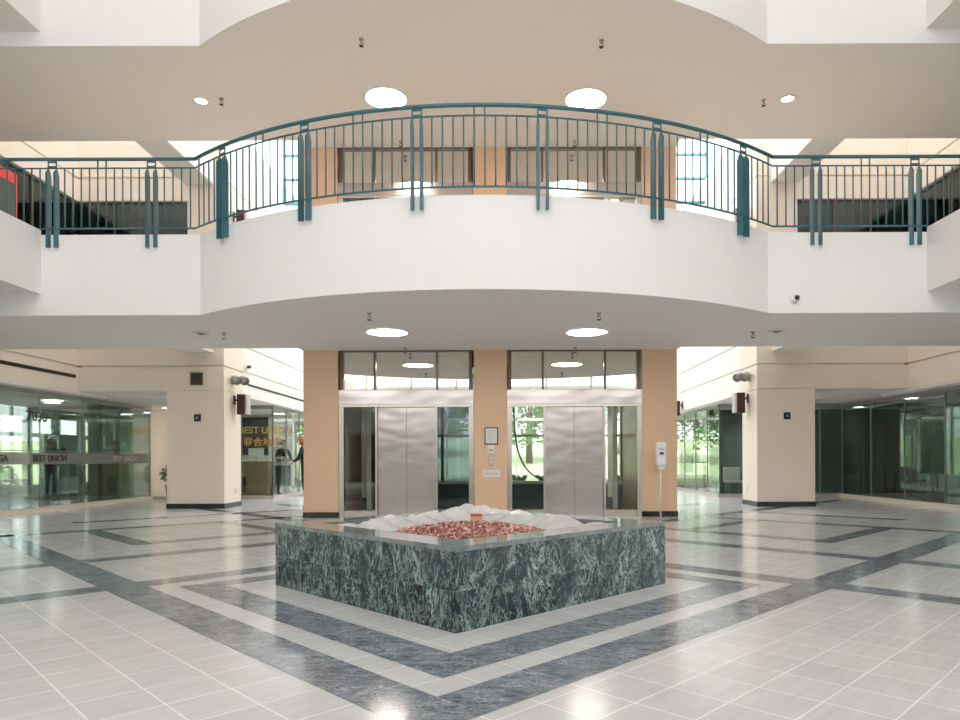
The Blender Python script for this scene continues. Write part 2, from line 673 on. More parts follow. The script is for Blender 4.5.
for s, nm in ((-1, 'left'), (1, 'right')):
    XI = 6.23 if s < 0 else 6.11
    PO = 7.56 if s < 0 else 7.45

    def X(a, b):
        return sorted((s * a, s * b))
    # pier standing in the arcade
    w = MB()
    x0, x1 = X(XI, PO)
    w.box(x0, x1, YP, 16.85, 0.0, 2.72, CREAM)
    struct(w.build('wall_pier_' + nm), 'cream square pier in the arcade', 'pier')
    struct(MB().box(x0 - .012, x1 + .012, YP - .012, 16.862, 0.0, 0.115, BASEM).build('baseboard_pier_' + nm))
    # front band wall above arcade and upper storey
    w = MB()
    x0, x1 = X(XI, XO)
    banded(w, x0, x1, YP, 17.0, (2.735, 3.3, 4.25), CREAM, 'x', s)
    x0, x1 = X(XI, 7.06)
    w.box(x0, x1, YP, 17.0, 4.25, 7.13, CREAM)
    x0, x1 = X(XI, XO)
    banded(w, x0, x1, YP, 17.0, (7.13, 7.66, 12.0), CREAM, 'x', s)
    struct(w.build('wall_rear_' + nm), 'cream wall bands over the arcade opening', 'wall')
    # outer side wall
    w = MB()
    x0, x1 = X(XO, XO + .3)
    banded(w, x0, x1, -10, YP + 1.2, (2.72, 3.3, 4.25), CREAM, 'y', s)
    banded(w, x0, x1, -10, YP + 1.2, (7.13, 7.66, 12.0), CREAM, 'y', s)
    struct(w.build('wall_' + nm), 'cream side wall bands above the storefront', 'wall')
    # inner side wall flanking the rear well
    w = MB()
    x0, x1 = X(XI, XI + .35)
    banded(w, x0, x1, 17.0, 28, (2.70, 3.32, 3.95, 7.66, 9.25), WHITE, 'y', s)
    struct(w.build('wall_well_' + nm), 'white banded wall beside the elevator block', 'wall')
    # arcade ceiling and shop ceilings
    x0, x1 = X(XI + .352, 16)
    struct(MB().box(x0, x1, 17.0, 28, 2.702, 2.95, SOFFIT).build('ceiling_arcade_' + nm))
    x0, x1 = X(XI + .02, XO + .3)
    struct(MB().box(x0, x1, YP + .02, 17.0, 2.722, 2.734, SOFFIT).build('ceiling_pier_' + nm))
    x0, x1 = X(XO + .01, 16)
    struct(MB().box(x0, x1, -10, 17.0, 2.66, 2.72, SOFFIT).build('ceiling_shop_' + nm))
    # upper storey slab and room
    x0, x1 = X(XO + .3, 13)
    struct(MB().box(x0, x1, -10, 28, 4.0, 4.25, GREYTRIM).build('floor_upper_' + nm))
    struct(MB().box(x0, x1, -10, 28, 7.13, 7.3, GREYTRIM).build('ceiling_office_' + nm))
    struct(MB().box(*X(13, 13.2), -10, 28, 4.25, 7.13, DARKWALL).build('wall_office_' + nm))
    struct(MB().box(*X(XI + .4, 13), 19.4, 19.6, 4.25, 7.13, DARKWALL).build('wall_office_rear_' + nm))
    struct(MB().box(*X(XI + .36, XO + .3), 17.0, 19.6, 4.0, 4.25, GREYTRIM).build('floor_office_' + nm))
    struct(MB().box(*X(XI + .36, XO + .3), 17.0, 19.6, 7.13, 7.3, GREYTRIM).build('ceiling_office_rear_' + nm))
    # upper storey glazing, side and front
    gl = MB()
    gl.box(*X(XO + .1, XO + .115), -10, YP, 4.25, 7.13, DARKG)
    gl.box(*X(7.06, XO + .1), YP + .1, YP + .115, 4.25, 7.13, DARKG)
    for y in [YP - 1.4 * k for k in range(1, 18)]:
        gl.box(*X(XO + .07, XO + .13), y - .025, y + .025, 4.25, 7.13, BRONZE)
    for x in (7.95, 8.8):
        gl.box(*X(x - .025, x + .025), YP + .07, YP + .13, 4.25, 7.13, BRONZE)
    gl.box(*X(7.06, XO + .1), YP + .06, YP + .14, 4.25, 4.33, BRONZE)
    struct(gl.build('window_upper_' + nm))

XI = 6.17
# red panel behind the left upper glass
rp = empty('red_banner', (-9.6, 13.28, 3.7))
MB().box(.002, .02, -.55, .52, .05, 3.10).build('panel', DARKWALL, rp)
q_ = MB().box(.0, .035, .52, .57, 0, 3.20, RED).box(.0, .035, -.6, -.55, 0, 3.20, RED)
q_.box(.0, .035, -.55, .52, 2.98, 3.20, RED).box(.0, .035, -.55, .52, 0, .05, RED)
q_.build('frame', None, rp)
tag(rp, 'tall red framed banner panel hung against the dark upper glass on the far left', 'banner')

# opposite end of the atrium, behind the camera
w = MB()
w.box(-XO, XO, -10.25, -10, 0, 4.85, WHITE)
for x in (-7, -4.2, 4.2, 7):
    w.box(x - 1.1, x + 1.1, -10.0, -9.97, 0, 2.5, DARKWALL)
    w.box(x - .03, x + .03, -9.97, -9.94, 0, 2.5, FRAME)
w.box(-2.2, 2.2, -10.0, -9.97, 0, 2.7, GREYTRIM)
struct(w.build('wall_front'))
w = MB()
for k in range(9):
    x = -XO + 2 * XO * k / 8
    w.box(x - .05, x + .05, -10.2, -10, 4.85, 12, GREYTRIM)
for z, h in ((4.95, .1), (7.8, .35), (11.9, .1)):
    w.box(-XO, XO, -10.22, -10.02, z - h, z + h, WHITE)
struct(w.build('window_entrance'))
struct(MB().box(-60, 60, -60, -10.3, -.12, -.02, GREYTRIM).build('ground_forecourt'))
rf = MB()  # unseen roof, added to cut down the light from above
rf.box(-XO - .3, -4.0, -10.3, YB, 12, 12.3, WHITE)
rf.box(4.0, XO + .3, -10.3, YB, 12, 12.3, WHITE)
rf.box(-4.0, 4.0, 6.0, YB, 12, 12.3, WHITE)
rf.box(-4.0, 4.0, -10.3, -7.0, 12, 12.3, WHITE)
rf.box(-XO - .3, -6.2, YP, 17.2, 12, 12.3, WHITE)
rf.box(6.2, XO + .3, YP, 17.2, 12, 12.3, WHITE)
rf.box(-6.2, 6.2, 15.7, YP, 12, 12.3, WHITE)
for x in (-XO, -8.1, -6.6, -5.1, 5.1, 6.6, 8.1, XO):
    rf.box(x - .05, x + .05, YB, YP, 12, 12.25, WHITE)
for k in range(8):
    y = -7 + 13 * k / 7
    rf.box(-4.0, 4.0, y - .05, y + .05, 12, 12.25, WHITE)
struct(rf.build('ceiling_roof'))
struct(MB().poly([(-4, -7, 12.12), (4, -7, 12.12), (4, 6, 12.12), (-4, 6, 12.12)]).build('window_skylight', OPAL))  # unseen opal skylight put in to spread daylight over the floor
for s_ in (-1, 1):
    struct(MB().poly([(s_ * 3.6, YB, 12.12), (s_ * XO, YB, 12.12), (s_ * XO, YP, 12.12), (s_ * 3.6, YP, 12.12)]).build('window_rear_skylight_' + ('left' if s_ < 0 else 'right'), OPALR))

# elevator block: columns, shaft walls
for x0, x1, nm in ((-3.6, -2.93, 'left'), (-.31, .32, 'centre'), (2.93, 3.6, 'right')):
    c = MB()
    c.box(x0, x1, YE, 15.7, 0, 3.22, LAMINATE)
    c.box(x0, x1, YE, 15.7, 4.25, 7.13, LAMINATE)
    struct(c.build('wall_column_' + nm), 'beige laminate column of the elevator block', 'column')
    struct(MB().box(x0 - .012, x1 + .012, YE - .012, YE + .3, 0, 0.105, BASEM).build('baseboard_column_' + nm))
struct(MB().box(-3.6, 3.6, YE, 15.7, 3.22, 4.25, SOFFIT).build('floor_shaft'))
struct(MB().box(-3.6, 3.6, YE, 15.7, 7.13, 12, WHITE).build('ceiling_shaft'))

# rear of the shafts: low solid wall with clear glazing above, at both storeys
for x0, x1, nm in ((-2.93, -.31, 'left'), (.32, 2.93, 'right')):
    rg = MB()
    for zb, zt in ((0, 3.22), (4.25, 7.13)):
        rg.box(x0, x1, 15.5, 15.7, zb, zb + .56, TEALWALL)
        rg.box(x0, x1, 15.44, 15.7, zb + .56, zb + .62, GREYTRIM)
        for fx in (0.0, .36, .68, 1.0):
            xx = x0 + (x1 - x0) * fx
            rg.box(max(x0, xx - .035), min(x1, xx + .035), 15.55, 15.65, zb + .62, zt, BRONZE if nm == 'left' else GREYTRIM)
        for z in (zb + 1.65, zb + 2.5):
            rg.box(x0, x1, 15.56, 15.64, z - .025, z + .025, BRONZE if nm == 'left' else GREYTRIM)
        rg.box(x0, x1, 15.6, 15.612, zb + .62, zt, BLUEG if nm == 'left' else CLEAR)
    if nm == 'left':
        rg.box(x0, x0 + 1.0, 15.35, 15.5, 0, 3.22, TEALWALL)
    struct(rg.build('window_shaft_' + nm))

# glazed gable above the rear well
gw = MB()
gw.box(-XI, XI, 20.0, 20.012, 8.6, 12.2, CLEAR)
for k in range(14):
    x = -XI + 2 * XI * k / 13
    gw.box(x - .03, x + .03, 19.97, 20.05, 8.6, 12.2, TEAL)
for z in (8.6, 9.3, 10.0, 10.7, 11.4, 12.2):
    gw.box(-XI, XI, 19.97, 20.05, z - .03, z + .03, TEAL)
struct(gw.build('window_gable'))

# storefronts under the arcade: kerb, glass, mullions
for s, nm in ((-1, 'left'), (1, 'right')):
    def X(a, b):
        return sorted((s * a, s * b))
    k = MB()
    k.box(*X(9.86, 10.08), -10, 19.9, 0, 0.10, CREAM)
    k.box(*X(6.4, 10.0), 19.68, 19.9, 0, 0.09, GREYTRIM)
    k.box(*X(6.38, 6.56), 19.7, 27.5, 0, 0.09, GREYTRIM)
    struct(k.build('baseboard_' + nm))
    g = MB()
    pane = SHOP
    g.box(*X(9.97, 9.98), -10, 19.78, .10, 2.66, pane)
    for y in [19.75 - 1.55 * q for q in range(0, 20)]:
        g.box(*X(9.965, 9.985), y - .006, y + .006, .10, 2.66, GREYMET)
    g.box(*X(9.93, 10.02), -10, 19.78, 2.56, 2.66, GREYMET)
    struct(g.build('window_side_' + nm))
    g = MB()
    xa = 9.35 if s < 0 else 9.97
    g.box(*X(6.45, xa), 19.78, 19.79, .09, 2.70, pane)
    for x in (6.45, 7.35, 8.3, 9.35):
        g.box(*X(x - .012, x + .012), 19.77, 19.80, .09, 2.70, GREYMET)
    g.box(*X(6.45, xa), 19.75, 19.82, 2.6, 2.70, GREYMET)
    struct(g.build('window_front_' + nm))
    g = MB()
    g.box(*X(6.45, 6.46), 19.79, 27, .09, 2.70, RETG)
    for y in (19.79, 21.0, 22.3, 23.7, 25.3):
        g.box(*X(6.44, 6.47), y - .02, y + .02, .09, 2.70, GREYMET)
    g.box(*X(6.42, 6.49), 19.79, 27, 2.62, 2.70, GREYMET)
    struct(g.build('window_return_' + nm))

# far end of the arcade shops: wall with openings to the garden
w = MB()
w.box(-16, -8.75, 27, 27.2, 0, 2.7, SHOPWALL)
w.box(-7.35, -6.15, 27, 27.2, 0, 2.7, SHOPWALL)
w.box(-8.75, -7.35, 27, 27.2, 0, .35, SHOPWALL)
w.box(-8.75, -7.35, 27, 27.2, 2.55, 2.7, SHOPWALL)
for x in (-8.75, -8.05, -7.35):
    w.box(x - .04, x + .04, 26.96, 27.2, .35, 2.55, BRONZE)
w.box(-8.75, -7.35, 27.1, 27.11, .35, 2.55, CLEAR)
struct(w.build('wall_end_left'))
w = MB()
w.box(9.5, 16, 27, 27.2, 0, 2.7, SHOPWALL)
w.box(6.15, 10.6, 27, 27.2, 0, .5, SHOPWALL)
w.box(6.15, 10.6, 27, 27.2, 2.35, 2.7, SHOPWALL)
for x in (6.2, 7.2, 8.4, 9.5, 10.6):
    w.box(x - .06, x + .06, 26.96, 27.2, .5, 2.35, SHOPWALL)
w.box(6.15, 10.6, 26.96, 27.2, .95, 1.0, SHOPWALL)
w.box(6.15, 10.6, 27.1, 27.11, .5, 2.35, CLEAR)
struct(w.build('wall_end_right'))
# end screen of the rear lobby, either side of the court
w = MB()
w.box(-XI, XI, 27.05, 27.06, 0.1, 8.6, CLEAR)
w.box(-XI, -2.6, 27.07, 27.2, 0, 8.6, SHOPWALL)  # solid panels added to keep the lawn out of the storefront reflections
w.box(2.3, 3.95, 27.07, 27.2, 0, 8.6, SHOPWALL)
for k in range(10):
    x = -XI + 2 * XI * k / 9
    w.box(x - .04, x + .04, 27, 27.15, 0, 8.6, GREYTRIM)
for z in (0.05, 2.7, 4.2, 7, 8.55):
    w.box(-XI, XI, 27, 27.15, z - .05, z + .05, GREYTRIM)
struct(w.build('window_lobby_end'))

# left shop interior
struct(MB().box(-10.6, -7.15, 24.0, 24.15, 0, 2.7, SHOPWALL).build('wall_reception'))
w = MB()
w.box(-14.2, -14, -10, 27, 0, .4, SHOPWALL)
w.box(-14.2, -14, -10, 27, 2.45, 2.7, DARKWALL)
for k in range(17):
    y = 5 + k * 1.3
    w.box(-14.2, -14, y - .09, y + .09, .4, 2.45, DARKWALL)
w.box(-14.2, -14, 4, 27, 1.85, 1.97, DARKWALL)
w.box(-14.2, -14, 4, 27, 1.15, 1.22, DARKWALL)
w.box(-14.2, -14, -10, 5, .4, 2.45, SHOPWALL)
struct(w.build('wall_shop_left'))
struct(MB().box(-10.42, -10.36, 17.55, 19.6, 0, 2.6, PARTN).build('wall_shop_partition'))
struct(MB().box(-12.0, -9.95, 21.6, 21.75, 0, 2.7, CREAM).build('wall_passage'))
# right shop interior
w = MB()
w.box(11.3, 11.5, 9, 27, 0, 2.66, DARKWALL)
struct(w.build('wall_shop_right'))
struct(MB().box(6.9, 11.3, 22.2, 22.35, 0, 2.7, DARKWALL).build('wall_shop_rear_right'))

# ---- garden outside
g = MB()
nx, ny = 24, 20
gv = [[None] * (ny + 1) for _ in range(nx + 1)]


def lawn_z(x, y):
    return max(0.0, (y - 30) / 25.0) * 2.4 - .05 if y > 27.2 else -.05


for a in range(nx + 1):
    for b in range(ny + 1):
        x = -60 + 120 * a / nx
        y = 27.3 + 60 * b / ny
        gv[a][b] = g.bm.verts.new((x, y, min(3.0, lawn_z(x, y))))
for a in range(nx):
    for b in range(ny):
        g.bm.faces.new((gv[a][b], gv[a + 1][b], gv[a + 1][b + 1], gv[a][b + 1]))
lawn = g.build('lawn', GRASS)
lawn['kind'] = 'structure'
struct(MB().box(-60, -14.3, -20, 27.3, -.15, -.05, GREYTRIM).build('ground_side'))
court = MB()
court.box(-3.45, 3.45, 15.85, 26.9, 0.0, .42, GRASS)
court.box(-3.6, -3.45, 15.75, 26.95, 0, .5, WHITE)
court.box(3.45, 3.6, 15.75, 26.95, 0, .5, WHITE)
struct(court.build('ground_court'))


def leaf_cloud(mb, c, r, n, size, m, squash=.8):
    for _ in range(n):
        d = Vector((random.gauss(0, 1), random.gauss(0, 1), random.gauss(0, 1))).normalized()
        rr = r * random.uniform(.55, 1.05)
        p = Vector(c) + Vector((d.x * rr, d.y * rr, d.z * rr * squash))
        u = Vector((random.uniform(-1, 1), random.uniform(-1, 1), random.uniform(-.6, .6))).normalized() * size * random.uniform(.6, 1.2)
        v = u.orthogonal().normalized() * size * .5
        mb.poly([p - u, p + v * .9, p + u, p - v * .9], m)


def make_tree(h):
    t = empty('tree')
    tb = MB().tube([(0, 0, 0), (.05, 0, h * .25), (-.05, .05, h * .5), (0, 0, h * .8)], .2, BARK, 8, radii=[.22, .17, .13, .05])
    for k in range(5):
        a = k * 1.3
        tb.tube([(0, 0, h * (.3 + .06 * k)), (math.cos(a) * 1.0, math.sin(a) * 1.0, h * (.5 + .06 * k))], .06, BARK, 6)
    tb.build('trunk', BARK, t)
    cb = MB()
    for k in range(12):
        a = k * 2.4
        rr = h * .16 * (1 + .3 * math.sin(k * 1.7))
        leaf_cloud(cb, (math.cos(a) * h * .24, math.sin(a) * h * .24, h * (.26 + .055 * k)), rr, 330, .17, LEAF)
    cb.build('foliage', LEAF, t, fix=False)
    return t


tree0 = make_tree(7.0)
tree_spots = [(-10.2, 33, 1, 'round green tree beyond the glass door of the left office'),
              (-14, 41, 1.2, 'green tree farther back behind the left office'),
              (9.6, 35, 1, 'green tree outside the far window of the right shop'),
              (13.4, 40, 1.25, 'tall tree beyond the right shop, nearer the outer wall'),
              (1.6, 40, 1.0, 'leafy tree behind the left pane of the second elevator'),
              (-4.5, 45, 1.1, 'green tree seen through the glass beside the first elevator doors'),
              (8.0, 46, 1.2, 'green tree behind the pane beside the hand sanitizer'),
              (-20, 12, 1.0, 'tree outside the side windows of the left shop'),
              (-23, 21, 1.0, 'tree outside the left shop, farther along its windows')]
for k, (x, y, sc, lab) in enumerate(tree_spots):
    t = tree0 if k == 0 else copy_tree(tree0)
    t.location = (x, y, min(3.0, lawn_z(x, y)) if y > 27.3 else -.05)
    t.scale = (sc, sc, sc)
    t.rotation_euler.z = k * 1.1
    tag(t, lab, 'tree', 'trees in the garden')


def make_shrub(h):
    t = empty('court_plant')
    f = MB()
    for k in range(60):
        a = random.uniform(0, 2 * PI)
        L = h * random.uniform(.5, 1)
        o = Vector((math.cos(a), math.sin(a), 0))
        p0 = o * .03
        p1 = o * L * .35 + Vector((0, 0, L * .75))
        p2 = o * L * .6 + Vector((0, 0, L * .85))
        s = Vector((-o.y, o.x, 0)) * .018
        f.poly([p0 - s, p0 + s, p1 + s, p2, p1 - s], LEAF)
    f.build('foliage', LEAF, t, fix=False)
    MB().tube([(0, 0, -.01), (0, 0, .15)], .03, BARK, 6).build('stem', BARK, t)
    return t


sh0 = make_shrub(.42)
for k in range(5):
    t = sh0 if k == 0 else copy_tree(sh0)
    t.location = (.60 + k * .62, 16.25 + .12 * (k % 2), .42)
    t.rotation_euler.z = k
    tag(t, 'low green spiky plant growing behind the second elevator shaft', 'plant', 'low plants behind the elevator shaft')

# ================================================================== THINGS
# ---- planter basin
PC = (0.0, 6.07)
HS = 1.222
pl = empty('planter', (PC[0], PC[1], 0), PI / 4)
tag(pl, 'low square green marble planter set cornerwise on the tiled floor', 'planter')
wall = MB()
TN = 8
tw = 2 * HS / TN
PH, CT = .55, .035
wall.box(-HS + .004, HS - .004, -HS + .004, -HS + .12, 0, PH - CT, GROUT)
wall.box(-HS + .004, HS - .004, HS - .12, HS - .004, 0, PH - CT, GROUT)
wall.box(-HS + .004, -HS + .12, -HS + .12, HS - .12, 0, PH - CT, GROUT)
wall.box(HS - .12, HS - .004, -HS + .12, HS - .12, 0, PH - CT, GROUT)
for side in range(4):
    M = Matrix.Rotation(side * PI / 2, 4, 'Z')
    for i in range(TN):
        for z0, z1 in ((0.0, .262), (.264, PH - CT)):
            a, b = -HS + tw * i + .0009, -HS + tw * (i + 1) - .0009
            wall.box(a, b, -HS, -HS + .006, z0, z1, GREEN, M)
    wall.box(-HS + .26, HS - .26, -HS + .26, -HS + .28, .2, PH - CT, GREEN, M)
wall.build('basin_wall', None, pl)
cop = MB()
cw = .28
for side in range(4):
    M = Matrix.Rotation(side * PI / 2, 4, 'Z')
    n = 5
    L = 2 * HS - cw
    for i in range(n):
        a = -HS + L * i / n + .001
        b = -HS + L * (i + 1) / n - .001
        cop.box(a, b, -HS - .004, -HS + cw, PH - CT, PH, COPING, M)
cop.build('coping', None, pl, bevel=.003)

# plastic sheet lining the basin
IN = HS - cw
sh = MB()
n = 70
grid = [[None] * (n + 1) for _ in range(n + 1)]
for i in range(n + 1):
    for j in range(n + 1):
        u, v = -1 + 2 * i / n, -1 + 2 * j / n
        e = max(abs(u), abs(v))
        z = .385 + .12 * max(0, (e - .5) / .5) ** 1.5
        far = max(0, (u + v) / 2)                      # the corner away from the camera is pulled up
        z += .10 * far ** 1.2 * (e ** 2)
        z += .012 * abs(math.sin(15 * (u * .8 + v * .6) + 2 * math.sin(5 * v))) + .010 * abs(math.sin(21 * (u * .5 - v * .9) + 3 * math.sin(4 * u)))
        z += .022 * math.sin(9 * u + 4 * v) * math.sin(7 * v - 3 * u) + .012 * math.sin(23 * u + 1.3) * math.sin(19 * v)
        z += random.uniform(-.006, .006)
        grid[i][j] = sh.bm.verts.new((u * (IN - .015), v * (IN - .015), z))
for i in range(n):
    for j in range(n):
        f = sh.bm.faces.new((grid[i][j], grid[i + 1][j], grid[i + 1][j + 1], grid[i][j + 1]))
        f.smooth = True
so = sh.build('plastic_sheet', FILM, None, fix=False, loc=(PC[0], PC[1], 0))
so.rotation_euler.z = PI / 4
tag(so, 'crumpled clear white plastic sheet lining the marble planter', 'plastic sheet')

# red stone chips
ch = MB()


def chip_z(u, v):
    r = math.hypot(u, v)
    return .42 + .11 * max(0.0, 1 - (r / .80) ** 2)


for _ in range(5200):
    a = random.uniform(0, 2 * PI)
    r = .76 * math.sqrt(random.random())
    u, v = r * math.cos(a), r * math.sin(a)
    u = max(-.74, min(.74, u + random.gauss(0, .02)))
    v = max(-.74, min(.74, v + random.gauss(0, .02)))
    c = Vector((u, v, chip_z(u, v) + random.uniform(-.012, .014)))
    s = random.uniform(.009, .021)
    M = Matrix.Translation(c) @ Matrix.Rotation(random.uniform(0, 6), 4, (random.random() + .1, random.random(), random.random()))
    pts = [M @ Vector(q) for q in ((s, 0, 0), (-s, .2 * s, 0), (0, s, .2 * s), (0, -s * .9, -.1 * s), (0, .1 * s, s * .7), (.1 * s, 0, -s * .6))]
    vv = [ch.bm.verts.new(q) for q in pts]
    for f in ((0, 2, 4), (2, 1, 4), (1, 3, 4), (3, 0, 4), (2, 0, 5), (1, 2, 5), (3, 1, 5), (0, 3, 5)):
        ch.bm.faces.new([vv[q] for q in f])
co = ch.build('gravel', CHIPS, None, fix=False, loc=(PC[0], PC[1], 0))
co.rotation_euler.z = PI / 4
tag(co, 'heap of reddish stone chips filling the middle of the planter', 'gravel', kind='stuff')

# brick with red top
bk = empty('brick', (.03, 6.62, .475), .12)
MB().box(-.055, .055, -.04, .04, 0, .085).build('body', BRICKC, bk, bevel=.004)
MB().box(-.056, .056, -.041, .041, .085, .105).build('red_top', RED, bk, bevel=.004)
tag(bk, 'small buff brick with a red top standing on the stone chips', 'brick')


# ---- elevators
def make_elevator():
    """local origin at the middle of the door pair, front plane at y=0"""
    t = empty('elevator')
    for a, b in ((-.555, -.003), (.003, .555)):
        MB().box(a, b, .07, .10, .02, 2.128).build('door_panel', STEEL, t)
    MB().box(-.04, .04, .101, .115, .02, 2.128).build('gap_backing', BLACK, t)  # black backing strip added to hide light through the door gap
    for x, w_ in ((-1.30, .095), (-.60, .04), (.56, .04), (1.205, .095)):
        MB().box(x, x + w_, 0, .12, 0, 2.13).build('jamb', FRAME, t, bevel=.004)
    h = MB().box(-1.30, 1.30, -.01, .12, 2.13, 2.18)
    h.build('door_head', FRAME, t)
    MB().box(-1.30, 1.30, -.02, .1, 2.18, 2.455).build('head_panel', STEEL, t, bevel=.003)
    MB().box(-.62, .62, .0, .2, 0, .02).build('sill', FRAME, t)
    for a, b in ((-1.205, -.60), (.60, 1.205)):
        sl = MB().box(a, b, .05, .062, .13, 2.13).build('side_light', CLEAR, t)
        MB().box(a, b, .03, .1, 0, .13).build('bottom_rail', FRAME, sl)
    for a, b in ((-1.215, -.625), (-.585, .575), (.615, 1.215)):
        MB().box(a, b, .06, .07, 2.47, 3.19).build('transom_pane', MIRROR, t)
    for x, w_ in ((-1.27, .06), (-.625, .04), (.575, .04), (1.21, .06)):
        MB().box(x, x + w_, .0, .09, 2.455, 3.215).build('transom_post', BRONZE, t)
    MB().box(-1.30, 1.30, .0, .09, 3.19, 3.218).build('transom_head', BRONZE, t)
    return t


EV = make_elevator()
specs = [(-1.622, 0, 'steel elevator doors between the left and centre columns at ground level'),
         (1.622, 0, 'ground level steel elevator doors beside the hand sanitizer column'),
         (-1.622, 4.25, 'upper level elevator front behind the curved railing, left of the centre column'),
         (1.622, 4.25, 'upper level elevator front behind the curved railing, right of the centre column')]
for k, (x, z, lab) in enumerate(specs):
    e = EV if k == 0 else copy_tree(EV)
    e.location = (x, YE, z)
    if z:
        e.scale = (1, 1, .895)
    tag(e, lab, 'elevator', 'elevator fronts')

# shaft hardware seen through the glass: guide rails and hanging cable
gr = empty('guide_rail', (2.62, 14.6, 0))
MB().box(-.05, .05, -.03, .03, 0, 3.2).build('rail', CREAM, gr)
MB().box(-.16, -.06, -.02, .02, .3, 2.7).build('flange', FRAME, gr)
tag(gr, 'pale vertical guide rail in the shaft behind the second elevator', 'guide rail')
g2 = copy_tree(gr)
g2.location = (-2.62, 14.6, 0)
tag(g2, 'pale vertical guide rail in the shaft behind the first elevator', 'guide rail')
cab = MB()
pts = [(.46, 14.2, 3.22), (.46, 14.2, 2.8)]
for k in range(25):
    u = k / 24
    pts.append((.46 + 1.1 * u ** 2.2, 14.2, 2.3 - 1.67 * (1 - (1 - u) ** 2.4)))
cab.tube(pts, .018, BLACK, 8)
co2 = cab.build('cable')
tag(co2, 'black cable hanging in a loop inside the second elevator shaft', 'cable')


# ---- railings
def blade(mb, p, n, z0, z1, m):
    """flat bar standing on the outside of the fascia: n is the outward direction, chamfered at both ends"""
    n = Vector(n)
    t = Vector((-n.y, n.x, 0)) * .013
    P = Vector((p[0], p[1], 0))
    d0, d1 = .006, .105
    sec = [(d0, z0 + .03), (d1, z0), (d1, z1 - .06), (d0 + .06, z1), (d0 + .035, z1), (d0, z1 - .09)]
    A = [mb.bm.verts.new(P + n * d - t + Vector((0, 0, z))) for d, z in sec]
    B = [mb.bm.verts.new(P + n * d + t + Vector((0, 0, z))) for d, z in sec]
    i = mb.mi(m)
    mb.bm.faces.new(A).material_index = i
    mb.bm.faces.new(B[::-1]).material_index = i
    for k in range(6):
        mb.bm.faces.new((A[k], B[k], B[(k + 1) % 6], A[(k + 1) % 6])).material_index = i


Z_TOP, Z_MID, Z_BOT, Z_PB, Z_PT = 5.475, 5.345, 4.47, 4.18, 5.32


def railing(label, path, posts, balusters, name='railing'):
    """path(s) -> (point, outward normal); posts: list of s; balusters: list of (s, tall)"""
    t = empty(name, (0, 0, 0))
    S = path.samples
    def line(z, r, d, nm, seg=8):
        MB().tube([(path(s)[0][0] + path(s)[1][0] * d, path(s)[0][1] + path(s)[1][1] * d, z) for s in S], r, TEAL, seg).build(nm, TEAL, t)
    line(Z_TOP, .025, .055, 'handrail', 12)
    line(Z_MID, .012, .055, 'upper_rail')
    line(Z_BOT, .014, .055, 'lower_rail')
    for s in posts:
        p0, n0 = path(s)
        tn = (-n0[1], n0[0])
        b = MB()
        pr = []
        for k in (-1, 1):
            q = (p0[0] + tn[0] * .058 * k, p0[1] + tn[1] * .058 * k)
            blade(b, q, (n0[0], n0[1], 0), Z_PB, Z_PT, TEAL)
            pr.append(b)
            c = (q[0] + n0[0] * .055, q[1] + n0[1] * .055)
            b.tube([(c[0], c[1], Z_PT - .02), (c[0], c[1], Z_TOP)], .010, TEAL, 8)
        po = b.build('post', TEAL, t)
        k = MB()
        a = Vector((p0[0] + n0[0] * .055, p0[1] + n0[1] * .055, 0))
        for zz in (Z_MID + .012, Z_TOP - .05):
            k.box(-.058, .058, -.012, .012, zz, zz + .016, TEAL,
                  Matrix.Translation(a) @ Matrix.Rotation(math.atan2(tn[1], tn[0]), 4, 'Z'))
        k.build('bracket', TEAL, po)
    for s, tall in balusters:
        p0, n0 = path(s)
        c = (p0[0] + n0[0] * .055, p0[1] + n0[1] * .055)
        MB().tube([(c[0], c[1], Z_BOT), (c[0], c[1], Z_TOP if tall else Z_MID)], .0105, TEAL, 6).build('baluster', TEAL, t)
    tag(t, label, 'railing', 'teal balcony railings')
    return t


def arc_path(s):
    p = arc_pt(s)
    a = math.radians(s)
    return p, (math.sin(a), -math.cos(a))


arc_path.samples = [-KA + 2 * KA * k / 72 for k in range(73)]
SP = 13.6
arc_posts = [-33.1, -20.1, -6.75, 6.75, 20.1, 33.1]
bal = []
half = math.degrees(.058 / R0)
for k in range(5):
    a, b = arc_posts[k] + half, arc_posts[k + 1] - half
    for q in range(1, 11):
        bal.append((a + (b - a) * q / 11, q in (5, 6)))
step = (SP - 2 * half) / 11
for sgn in (-1, 1):
    for q in range(1, 5):
        bal.append((sgn * (arc_posts[-1] + half + step * q), q == 4))
railing('curved teal steel railing bowing over the middle of the white balcony', arc_path, arc_posts, bal)

for sgn, lab in ((-1, 'straight teal railing running to the dark glass with the red banner'),
                 (1, 'straight teal railing above the white dome security camera')):
    def sp(s, sgn=sgn):
        return (sgn * s, KY + .03), (0, -1)
    sp.samples = [KX + .05, XO]
    posts = [4.81, 6.245, 7.68, 9.115]
    bl = []
    d = .126
    for q in range(1, 6):
        s = 4.752 - d * q
        if s > KX + .05:
            bl.append((s, q == 5))
    for a, b in zip(posts, posts[1:]):
        for q in range(1, 11):
            bl.append((a + .058 + (b - a - .116) * q / 11, q in (5, 6)))
    bl += [(9.29, False), (9.42, False)]
    railing(lab, sp, posts, bl)


